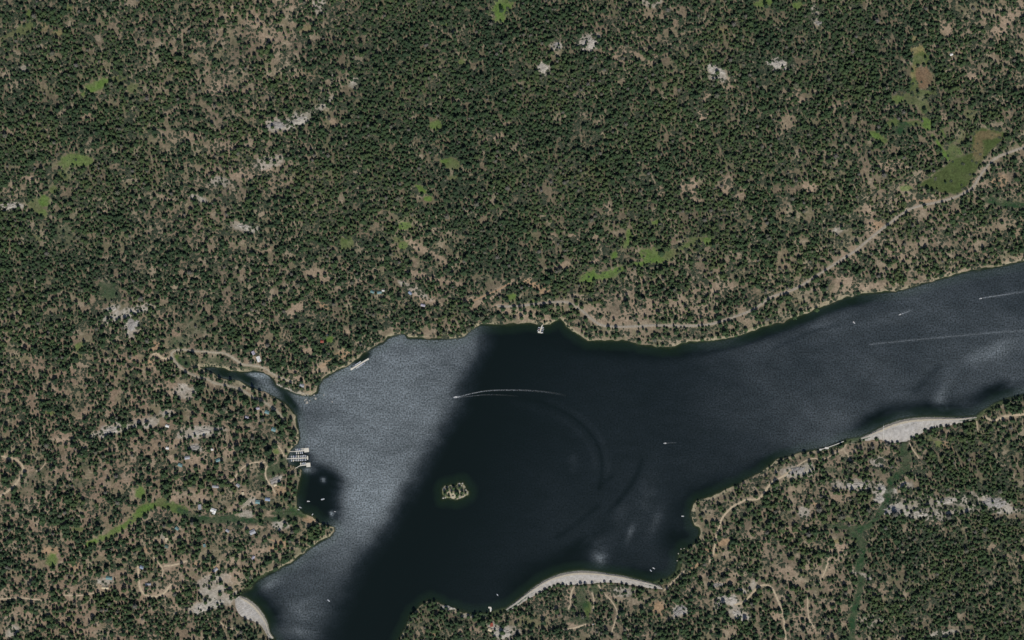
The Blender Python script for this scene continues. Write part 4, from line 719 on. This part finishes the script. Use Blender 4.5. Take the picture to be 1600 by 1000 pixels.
# north shore pier
dock('d', 'white pier with boats on both sides off the north shore beach', [(848,507),(846.6,510),(843.6,519.5)], [2.2, 3.0], pads=[(844,519.4,7,2.2,8)])
for k, (x, y, a) in enumerate(((842.6,512,195),(841.8,514.6,195),(840.9,517.2,195),(848.2,511.6,15),(848.4,514,15),(847.6,516.6,15),(846.8,519.5,15))): boat(['pgrey','mred','m','mgrey','m','mblue','pgrey'][k], x, y, a, BD[['pgrey','mred','m','mgrey','m','mblue','pgrey'][k]] + ', ' + ORD[k % 3 if k < 3 else k - 3] + ' from the beach, ' + ('inlet-facing' if k < 3 else 'spit-facing') + ' side of the north pier', 'boats at the north shore pier', .74)
dock('d', 'little white T-shaped pier between the wooded point and the long dam', [(766.6,956),(766,949.5)], [2.6], pads=[(765.4,949.4,4.6,2.4,5)])
boat('m', 767.4, 952.2, 95, 'boat tied to the little white T-shaped pier')
boat('m', 482, 783.4, 5, 'small white boat lying in the middle of the quiet cove'); boat('mgrey', 504.3, 780, -12, 'larger pale boat anchored in the outer quiet cove', None, 1.25); boat('m', 469.3, 793, 20, 'pale skiff nearest the green thicket in the quiet cove', None, .9); boat('m', 466.5, 796.3, 10, 'tiny skiff pulled close to the thicket bank', None, .7)
boat('m', 488.3, 803.8, -60, 'skiff at the bare orange landing in the cove', None, .7)
boat('m', 711.5, 620.6, 172, 'white speedboat at the head of the long curving wake', None, 1.3); boat('m', 1039, 692.6, 178, 'small white boat alone in the middle of the dark lake'); boat('m', 1406, 491.6, 160, 'white boat with a short wake in the eastern arm', None, .9); boat('m', 1532, 466.5, 170, 'white boat drawing a long straight wake in the eastern arm', None, .9)
boat('mgrey', 513.5, 938.3, 40, 'pale boat drifting alone north of the short stubby dam', None, 1.1); boat('m', 1021.5, 888, 30, 'outer of two boats at rest beside the long arched dam', None, .9); boat('mgrey', 1017, 891.5, 50, 'inner of two boats at rest beside the long arched dam', None, .9); boat('m', 1066.8, 806.6, 0, 'boat anchored just off the wooded eastern shore', None, .9)
boat('m', 1334.5, 504.2, 50, 'tiny boat off the dark streaked north shore'); boat('mgrey', 777.3, 929.4, 60, 'grey boat off the little white T-shaped pier', None, .8); boat('m', 523.5, 437.5 + 362, 0, 'small boat at the edge of the ruffled water by the cove', None, .6)

def foam_material():
    m = bpy.data.materials.new('wake_foam'); m.use_nodes = True; nt = m.node_tree; N = nt.nodes; L = nt.links; b = N['Principled BSDF']; b.inputs['Base Color'].default_value = (.62, .66, .68, 1); b.inputs['Roughness'].default_value = .7
    at = N.new('ShaderNodeAttribute'); at.attribute_name = 'foam'; nz = N.new('ShaderNodeTexNoise'); nz.inputs['Scale'].default_value = .5; nz.inputs['Detail'].default_value = 5; g = N.new('ShaderNodeNewGeometry'); L.new(g.outputs['Position'], nz.inputs['Vector'])
    mp = N.new('ShaderNodeMapRange'); mp.inputs['From Min'].default_value = .38; mp.inputs['From Max'].default_value = .66; L.new(nz.outputs['Fac'], mp.inputs['Value'])
    mu = N.new('ShaderNodeMath'); mu.operation = 'MULTIPLY'; L.new(at.outputs['Fac'], mu.inputs[0]); L.new(mp.outputs['Result'], mu.inputs[1]); L.new(mu.outputs[0], b.inputs['Alpha'])
    return m
M_FOAM = foam_material()
def wake(label, pts, w0, w1, f0, f1, z=.12):
    P = rounded(pts, 1.5); n = len(P); T = np.gradient(P, axis=0); T /= np.hypot(*T.T)[:, None]; Nn = np.c_[-T[:, 1], T[:, 0]]; w = np.linspace(w0, w1, n); vs = []
    for s in (-1, 0, 1): vs += [((a - 800) * S, (500 - b) * S, z + (.15 if s == 0 else 0)) for a, b in P + Nn * (s * w / 2)[:, None]]
    c = np.array(vs[n]); vs = [(a - c[0], b - c[1], d) for a, b, d in vs]
    o = mesh_obj('boat_wake', vs, [(r * n + i, r * n + i + 1, (r + 1) * n + i + 1, (r + 1) * n + i) for r in range(2) for i in range(n - 1)], M_FOAM, None, True); o.location = (c[0], c[1], 0)
    f = np.linspace(f0, f1, n); at = o.data.attributes.new('foam', 'FLOAT', 'POINT'); at.data.foreach_set('value', np.r_[f * .25, f, f * .25].astype(np.float32)); tag(o, label, 'wake')
wake('bright foam burst behind the white speedboat', [(710.5,620.8),(714,620.4),(719,619.8)], 2.6, 3.2, 1.3, .5)
wake('long white wake line curving away behind the speedboat', [(717,620),(730,616.5),(748,612.5),(765,610),(790,609.5),(815,609.5),(840,611),(865,614),(885,618)], 1.5, 3.4, .62, .01)
wake('faint inner wake line trailing below the speedboat track', [(717,621),(735,619),(760,616.5),(785,617),(810,619)], 1.0, 2.4, .26, .01)
wake('short foam trail behind the eastern arm boat', [(1406.5,491.3),(1412,489.5),(1420,486.5),(1424,484.5)], 1.2, 2.2, .8, .1)
wake('straight foam trail behind the far eastern boat', [(1533,466.2),(1545,464),(1565,461),(1600,456)], 1.1, 2.6, .8, .04)
wake('thin foam trail behind the lone mid-lake boat', [(1040,692.5),(1048,692),(1058,691.5)], .9, 1.4, .5, .03)
wake('faint old wake line crossing the eastern arm', [(1358,538),(1420,532),(1480,526),(1560,519),(1620,515)], 1.6, 1.4, .22, .1)

# ------------------------------------------------------------------ trees
def leaf_material(name, ramp):
    m = bpy.data.materials.new(name); m.use_nodes = True; nt = m.node_tree; N = nt.nodes; L = nt.links; b = N['Principled BSDF']; b.inputs['Roughness'].default_value = .75; b.inputs['Specular IOR Level'].default_value = .2
    at = N.new('ShaderNodeAttribute'); at.attribute_type = 'INSTANCER'; at.attribute_name = 'tint'
    cr = N.new('ShaderNodeValToRGB'); cr.color_ramp.interpolation = 'LINEAR'
    while len(cr.color_ramp.elements) < len(ramp): cr.color_ramp.elements.new(.5)
    for e, (p, c) in zip(cr.color_ramp.elements, ramp): e.position = p; e.color = (*c, 1)
    L.new(at.outputs['Fac'], cr.inputs[0])
    g = N.new('ShaderNodeNewGeometry'); mp = N.new('ShaderNodeMapRange'); mp.inputs['To Min'].default_value = .7; mp.inputs['To Max'].default_value = 1.35; L.new(g.outputs['Random Per Island'], mp.inputs['Value'])
    mx = N.new('ShaderNodeMix'); mx.data_type = 'RGBA'; mx.blend_type = 'MULTIPLY'; mx.inputs['Factor'].default_value = 1; L.new(cr.outputs[0], mx.inputs['A']); L.new(mp.outputs['Result'], mx.inputs['B']); L.new(mx.outputs['Result'], b.inputs['Base Color'])
    return m
M_NEEDLE = leaf_material('conifer_needles', [(0.0, (.033, .060, .029)), (.35, (.047, .081, .033)), (.65, (.067, .098, .037)), (.88, (.095, .112, .046)), (1.0, (.125, .118, .100))])
M_SHRUB = leaf_material('shrub_leaves', [(0.0, (.030, .045, .028)), (.35, (.052, .068, .040)), (.6, (.098, .100, .066)), (.8, (.040, .078, .036)), (1.0, (.090, .13, .042))])
M_BARK = mat('pine_bark', rgb(92,70,54), .95, .25, 1.2)
def crown_mesh(seed, hgt, rad, base, form, n=230):
    r = random.Random(seed); vs = []; fs = []
    lobes = [(r.uniform(0, 6.28), r.uniform(.75, 1.3)) for _ in range(7)]
    for k in range(n):
        t = r.random() ** (.8 if form == 'fir' else .95)              # 0 at crown base, 1 at the tip
        if form == 'fir': prof = (1 - t) ** .9 * .96 + .05
        else: prof = math.sqrt(max(0, 1 - (2 * t - .75) ** 2 / 1.6)) * (1 if t < .8 else .75)
        a = r.uniform(0, 6.283); lob = 1 + .28 * math.sin(a * 3 + seed) * math.sin(a * 2 + 1.7 * seed) + .16 * math.sin(5 * a + t * 9)
        rr = rad * prof * lob * (r.random() ** .42); z = base + t * (hgt - base) - rr * .12
        c = np.array((rr * math.cos(a), rr * math.sin(a), z))
        out = np.array((math.cos(a), math.sin(a), -.25 + .5 * r.random())); side = np.array((-math.sin(a), math.cos(a), r.uniform(-.3, .3))); up = np.array((r.uniform(-.4, .4), r.uniform(-.4, .4), .5))
        s = rad * r.uniform(.17, .30); b = len(vs)
        vs += [tuple(c - out * s * .9), tuple(c + side * s * .7 + up * s * .35), tuple(c + out * s * 1.2 - np.array((0, 0, s * .3))), tuple(c - side * s * .7 + up * s * .15)]
        fs += [(b, b + 1, b + 2), (b, b + 2, b + 3)]
    me = bpy.data.meshes.new('crown'); me.from_pydata(vs, [], fs); me.materials.append(M_NEEDLE); return me
def trunk_mesh(seed, hgt, base):
    m = MB(); r = random.Random(seed); m.cyl((0, 0, -1.5), (0, 0, hgt * .5), .42, .26, 6).cyl((0, 0, hgt * .5), (0, 0, hgt * .96), .26, .05, 6)
    for k in range(6):
        a = r.uniform(0, 6.28); z = base + r.random() * (hgt - base) * .7; l = r.uniform(1.5, 3) * (1 - z / hgt * .5); m.cyl((0, 0, z), (l * math.cos(a), l * math.sin(a), z + .5), .1, .03, 4)
    me = bpy.data.meshes.new('trunk'); me.from_pydata(m.v, [], m.f); me.materials.append(M_BARK); return me
VAR = [(1, 21, 4.3, 4, 'pine'), (2, 18, 4.6, 3.5, 'pine'), (3, 23, 4.0, 6, 'pine'), (4, 22, 3.9, 2, 'fir'), (5, 19, 4.2, 2, 'fir'), (6, 16, 4.8, 3, 'pine')]
TM = [(crown_mesh(s, h, r_, b, f), trunk_mesh(s, h, b), f) for s, h, r_, b, f in VAR]

# candidate stems: a jittered grid thinned by the openings
sp_ = 4.5; cx, cy = np.meshgrid(np.arange(GX0 + 5, GX1 - 5, sp_), np.arange(GY0 + 5, GY1 - 5, sp_ * .93))
cx = cx + (np.arange(cx.shape[0]) % 2)[:, None] * sp_ / 2; cx = (cx + rng.uniform(-.46, .46, cx.shape) * sp_).ravel(); cy = (cy + rng.uniform(-.46, .46, cy.shape) * sp_).ravel()
keep_p = lookup(dens, cx, cy)
patch = fbm(cx, cy, 26, 1, 3); fine = fbm(cx, cy, 7.5, 4, 2)
prob = np.clip((keep_p - .27) * 1.62 + (patch - .5) * 1.45 + (fine - .5) * 1.7, .03, .98)
prob *= 1 - np.clip(lookup(np.maximum(tan, orange), cx, cy) * 1.05, 0, .95); prob *= 1 - np.clip(lookup(gran, cx, cy) * .86, 0, .80)
prob *= 1 - np.clip(lookup(meadow, cx, cy) * 1.35, 0, .985)
sdp = lookup(sd_j, cx, cy); prob *= smooth(.8, 3.5, sdp); prob *= lookup(np.where(dam_in, 0., 1.), cx, cy) > .95
prob *= smooth(.0, 1.4, lookup(road_d, cx, cy)); prob *= (lookup(sd, cx, cy) > .5)
isl_pt = (np.hypot(cx - 711, cy - 768) < 34); prob[isl_pt] = 0
cab = np.array([(c[0], c[1], max(c[2], c[3])) for c in CABINS])
dc = np.hypot(cx[:, None] - cab[None, :, 0], cy[:, None] - cab[None, :, 1]) - cab[None, :, 2] * .55
prob *= (dc.min(1) > 1.6)
ok = rng.random(len(cx)) < prob
cx, cy, keep_p, patch = cx[ok], cy[ok], keep_p[ok], patch[ok]
size = (.40 + .52 * rng.random(len(cx)) ** 1.3) * (.92 + .25 * (patch - .4)); size = np.where(rng.random(len(cx)) < .16, size * 1.4, size); size *= 1 + .16 * smooth(.62, .48, keep_p)
tint = np.clip(.28 + (fbm(cx, cy, 70, 0) - .5) * 1.1 + rng.normal(0, .15, len(cx)) + .10 * (cx > 860) * (cy > 250), 0, .86)
tint = np.where(rng.random(len(cx)) < .06, rng.uniform(.92, 1, len(cx)), tint)

# trees told apart one by one: hand-placed ones on the island and open ground, then the biggest crowns near landmarks
HAND = {
 'island': ([(699.5,766.5),(706,769),(713,770),(716.5,772.5),(718.3,762),(722.2,769),(714,775.5),(702,775.5),(709,763),(720.8,773.5),(695.5,771),(727,770.5)], 'pine on the small rocky island', 'pines on the rocky island', .78),
 'meadow': ([(1476,286)], 'lone dark pine standing out in the big olive meadow', None, .55),
 'reeds': ([(1445,92.5),(1454.5,91.5),(1442.5,103.5),(1449.5,103.5),(1451,137.5)], 'pine standing in the brown reedy clearing', 'pines in the reedy clearing', .7),
 'inlet': ([(291.5,571)], 'single dark pine beside the tip of the narrow inlet', None, .9),
 'damc': ([(391,914),(372,928.5),(362,930),(344,928),(322,941),(361,935.5)], 'dark pine on the pale granite beside the short stubby dam', 'pines by the short stubby dam', .85),
 'beach': ([(792,493.5),(786,484),(779,492.5),(804,482),(813,483.5),(803,489),(820,489),(831,478),(838,479),(846,482.5),(840,493),(830,496),(848,496.5),(815,497.5),(869,497),(757,470.5),(763,464),(872,480),(891,478.5),(787,467)], 'big dark pine on the bare north shore by the pier', 'pines by the north shore pier', .95),
 'point': ([(915.5,524.5),(922.5,528.5),(939,522.5),(932,521),(948,524),(961,529),(999,534),(905,510),(912,514),(916,517),(925,514),(930,515),(938,495),(915,500),(951,513)], 'dark pine on the flat north shore spit below the road', 'pines on the north shore spit', .85),
 'shore': ([(1020,528),(1031,528),(1045,526),(1062,528),(1097,531),(1113,527),(1122,526),(1135,525),(1149,524),(1165,515),(1179,512),(1187,508.5),(1193,507),(1053,511),(1074,527),(1182,486.5),(1183,493)], 'pine along the thin strip between lakeshore and road', 'pines between lakeshore and road', .85),
 'east': ([(1276,484),(1263,485),(1212,483),(1225,464),(1250,452),(1290,425.5),(1323,405),(1252,488),(1257,475),(1268,471.5),(1230,472),(1238,488),(1241,496),(1470,430),(1489,425.5),(1530,410),(1538,413)], 'dark pine at the foot of the slope towards the eastern arm', 'pines by the eastern arm', .9),
 'dama': ([(1446,673),(1461,670),(1465,669),(1471,668),(1480,669),(1484,668),(1492,665),(1508,662),(1425,685),(1433,681),(1457,672),(1438,687),(1350,688),(1370,687),(1395,693),(1403,693)], 'dark pine at the foot of the widest dam', 'pines at the foot of the widest dam', .85),
 'damb': ([(826,936),(838,930.5),(844,929),(852,924),(859,919),(866,917),(872,914.5),(880,915),(893,915),(908,916),(915,916),(926,915),(945,912),(955,912),(972,914),(798,955),(806,950),(980,917),(990,919),(1000,921)], 'dark pine along the foot of the long arched dam', 'pines along the long arched dam', .85),
 'spit': ([(679,941),(672,944),(664,945),(681,948),(697,950),(701,957),(716,957),(743,961),(751,959),(761,959),(783,960),(749,965),(670,951),(643,962),(732,964),(722,966)], 'dark pine on the shoreline of the wooded southern point', 'pines on the southern point shore', .85),
 'marina': ([(452,698),(447,708),(441,717),(452,744),(437,756),(458,743),(466,742),(463,757),(461,772),(458,783),(453,788),(440,775),(430,790)], 'pine along the bank behind the marina', 'pines behind the marina', .9),
 'cabins': ([(261,650),(264,657),(245,672),(305,681),(282,664),(320,686),(327,703),(337,713),(310,711),(352,695),(276,716),(258,716),(343,661),(372,673),(378,674),(385,672),(360,702),(368,715)], 'dark pine among the cabins and granite slabs', 'pines among the cabins', .95),
 'camp': ([(230,918),(243,918),(254,907),(207,895),(204,890),(190,869),(260,877),(276,871),(285,883),(245,902),(184,869),(186,887),(204,863),(272,922),(143,922)], 'dark pine inside or beside the camp loop road', 'pines at the camp loop', .95),
 'lakeside': ([(477,846),(449,852),(440,852),(457,861),(465,851),(484,848),(497,841),(492,842),(506,833),(513,824),(497,820),(444,843),(385,873),(415,843),(432,850),(446,820)], 'dark pine on the wooded bank south of the quiet cove', 'pines south of the quiet cove', .95),
 'cove': ([(1113,848),(1103,854),(1118,847),(1094,855),(1101,873),(1110,863),(1075,879),(1078,882),(1092,873),(1112,871),(1073,888),(1119,863),(1150,810),(1137,822),(1147,800)], 'dark pine behind the rounded eastern cove', 'pines behind the eastern cove', .85),
 'tip': ([(472,597),(479,598),(470,607),(481,608),(488,609),(455,601),(448,603),(444,596),(489,604),(462,585),(500,583),(495,585)], 'dark pine at the tip of the point by the inlet mouth', 'pines at the tip of the point', .8),
}
def nearest_ok(x, y): return True
forest_first = {}
n_ind = 0; hand_pts = []
def place_tree(x, y, sc, v, tn, label, group):
    cm, tm, form = TM[v]
    root = empty('pine_tree' if form == 'pine' else 'fir_tree', (*W(x, y), gz(x, y)), rng.uniform(0, 6.28)); root.scale = (sc,) * 3
    lab = label if form == 'pine' else label.replace('pines', 'firs').replace('pine', 'fir'); tag(root, lab, 'tree', (group.replace('pines', 'firs') if form == 'fir' else group) if group else None)
    c = link('crown', cm, root); c['tint'] = float(tn); t = link('trunk', tm, root)
    forest_first.setdefault(v, (c, t)); return root
END = {'damb': ' from its pier end', 'dama': ' from the spillway', 'shore': ' from the spit', 'spit': ' from its tip side', 'beach': ' from the granite end', 'east': ' from the strip', 'point': ' from the pier', 'tip': ' from the inlet'}
def look(sc_rel, tn): return ('small ' if sc_rel < .94 else 'large ' if sc_rel > 1.06 else 'middling ') + ('blue-green ' if tn < .2 else 'olive-green ' if tn > .42 else 'deep green ')
for key, (pts, lab, grp, sc) in HAND.items():
    pts = sorted(pts)
    for k, (x, y) in enumerate(pts):
        rel = rng.uniform(.85, 1.15); tn = float(np.clip(rng.normal(.3, .14), 0, .8)); lb = lab
        if key in END: lb = lab + ', ' + ORD[k] + END[key]
        elif len(pts) > 1: lb = look(rel, tn) + lab.replace('big dark ', '').replace('dark ', '')
        place_tree(x, y, sc * rel, int(rng.integers(0, 6)) if len(pts) > 1 else 0, tn, lb, grp); hand_pts.append((x, y)); n_ind += 1
hp = np.array(hand_pts)
free = np.ones(len(cx), bool)
for q in range(0, len(cx), 4000):
    free[q:q + 4000] = np.hypot(cx[q:q + 4000, None] - hp[None, :, 0], cy[q:q + 4000, None] - hp[None, :, 1]).min(1) > 4.2
LAND = [(432,197,30,'tall pine round the bright western granite knob','pines round the granite knob',7),(920,70,30,'tall pine round the pale northern granite dome','pines round the northern dome',7),(1440,115,28,'tall pine bordering the brown reedy clearing','pines bordering the reedy clearing',7),
 (1018,402,34,'tall pine bordering the bright green forest meadow','pines bordering the forest meadow',8),(1500,260,40,'tall pine bordering the big olive meadow','pines bordering the olive meadow',7),(783,15,26,'tall pine round the bright grassy opening at the northern edge','pines round the northern grassy opening',5),
 (250,792,34,'tall pine beside the bright grassy strip in the western wood','pines beside the grassy strip',7),(1065,955,30,'tall pine beside the smooth isolated southern slab','pines beside the southern slab',6),(1385,790,36,'tall pine beside the gully and its granite walls','pines beside the gully',7),(35,735,34,'tall pine beside the bending western dirt road','pines beside the western road',6)]
drop = np.zeros(len(cx), bool)
for x, y, r_, lab, grp, nn in LAND:
    d = np.hypot(cx - x, cy - y); cand = np.where((d < r_) & free & ~drop)[0]; cand = cand[np.argsort(-size[cand])][:nn]
    for q in cand: place_tree(cx[q], cy[q], max(size[q], .9) * 1.12, int(rng.integers(0, 6)), float(tint[q]), look(rng.uniform(.85, 1.15) if False else size[q] / .95, float(tint[q])) + lab, grp); drop[q] = True; n_ind += 1
rest = free & ~drop
fx, fy = cx[rest], cy[rest]; fz = lookup(TZ, fx, fy) - .3
forest = points_instancer('forest', np.c_[(fx - 800) * S, (500 - fy) * S, fz], size[rest], [list(forest_first[v]) for v in sorted(forest_first)], None, {'tint': tint[rest]})
tag(forest, 'dense pine and fir forest covering the slopes round the lake', 'forest', kind='stuff')

# ------------------------------------------------------------------ shrubs, thickets
def shrub_mesh(seed, n=46):
    r = random.Random(seed); vs = []; fs = []
    for k in range(n):
        a = r.uniform(0, 6.28); e = r.random(); rr = math.sqrt(r.random()); c = np.array((rr * math.cos(a), rr * math.sin(a), .1 + .8 * math.sqrt(max(0, 1 - rr * rr)) * (.4 + .6 * e))); s = r.uniform(.22, .42); b = len(vs)
        u = np.array((r.uniform(-1, 1), r.uniform(-1, 1), r.uniform(-.4, .4))); u /= np.linalg.norm(u); w = np.cross(u, (r.uniform(-.4, .4), r.uniform(-.4, .4), 1))
        vs += [tuple(c - u * s), tuple(c + w * s * .7), tuple(c + u * s), tuple(c - w * s * .7)]; fs += [(b, b + 1, b + 2), (b, b + 2, b + 3)]
    me = bpy.data.meshes.new('shrub'); me.from_pydata(vs, [], fs); me.materials.append(M_SHRUB); return me
SHRUB_SPOTS = [(694,775.5,2.6,'round green shrub on the island beach corner'),(704,779,2.2,'low shrub at the island waterline between two rocks'),(712,779.5,2.6,'wide green shrub on the island bank'),(727,764,2.4,'shrub on the narrow rocky end of the island'),(701,771.5,3.0,'big olive shrub in the middle of the island pines')] + [
 (x, y, r_, ('round ' if r_ > 2.3 else 'small ' if r_ < 2.1 else 'low ') + 'olive shrub among the pines on the ' + bearing(x, y, 711, 767.5) + ' side of the island') for x, y, r_ in ((697,762,2.2),(704,762,2.4),(708,766,2.6),(712,765,2.2),(724,773,2.2),(718,777,2.0),(697,769,2.4),(708,774,2.2),(722,762,2.0),(728,768,2.0),(699,774,2.4),(714,761.5,2.0))]
shr = []
for k, (x, y, s_, lab) in enumerate(SHRUB_SPOTS):
    o = link('shrub', shrub_mesh(20 + k)); o.location = (*W(x, y), gz(x, y)); o.scale = (s_, s_, s_ * .9); o['tint'] = .25 + .06 * (k % 6); tag(o, lab, 'shrub', 'shrubs on the rocky island'); shr.append(o)
def scatter(n, pfun):
    x = rng.uniform(GX0 + 4, GX1 - 4, n); y = rng.uniform(GY0 + 4, GY1 - 4, n); p = pfun(x, y); k = rng.random(n) < p; return x[k], y[k]
def base_ok(x, y): return (lookup(sd_j, x, y) > .9) * (lookup(np.where(dam_in, 0., 1.), x, y) > .97) * smooth(.2, 1.2, lookup(road_d, x, y))
x, y = scatter(420000, lambda x, y: base_ok(x, y) * np.clip(-.10 + 1.3 * lookup(dens, x, y) - lookup(opening, x, y) * .4, .14, 1) * (1 - np.clip(lookup(meadow, x, y) * 1.3, 0, .95)) * smooth(.32, .60, fbm(x, y, 13, 3)) * ~(np.hypot(x - 711, y - 768) < 34))
o = points_instancer('brush', np.c_[(x - 800) * S, (500 - y) * S, lookup(TZ, x, y) - .15], rng.uniform(1.0, 3.4, len(x)) * (.75 + .5 * lookup(dens, x, y)), [[s_] for s_ in shr[:3]], None, {'tint': np.clip(rng.normal(.26, .2, len(x)), 0, .60)})
tag(o, 'low grey-green brush scattered between the trees', 'brush', kind='stuff')
x, y = scatter(150000, lambda x, y: base_ok(x, y) * np.clip(lookup(green['d'], x, y) * 1.1, 0, .95))
o = points_instancer('willow_thicket', np.c_[(x - 800) * S, (500 - y) * S, lookup(TZ, x, y) - .2], rng.uniform(1.0, 2.4, len(x)), [[s_] for s_ in shr[2:]], None, {'tint': np.clip(rng.normal(.74, .06, len(x)), .62, .9)})
tag(o, 'dark green willow thicket filling the gullies and wet banks', 'thicket', kind='stuff')
x, y = scatter(110000, lambda x, y: base_ok(x, y) * np.clip(np.maximum(lookup(green['b'], x, y), lookup(green['m'], x, y) * .55) * (1 - lookup(olive, x, y) * .92), 0, .5))
o = points_instancer('meadow_clumps', np.c_[(x - 800) * S, (500 - y) * S, lookup(TZ, x, y) - .25], rng.uniform(.6, 1.5, len(x)), [[s_] for s_ in shr[2:]], None, {'tint': np.clip(rng.normal(.90, .08, len(x)), .7, 1)})
tag(o, 'bright leafy growth in the forest meadows', 'meadow plants', kind='stuff')
print('trees', n_ind, len(fx))
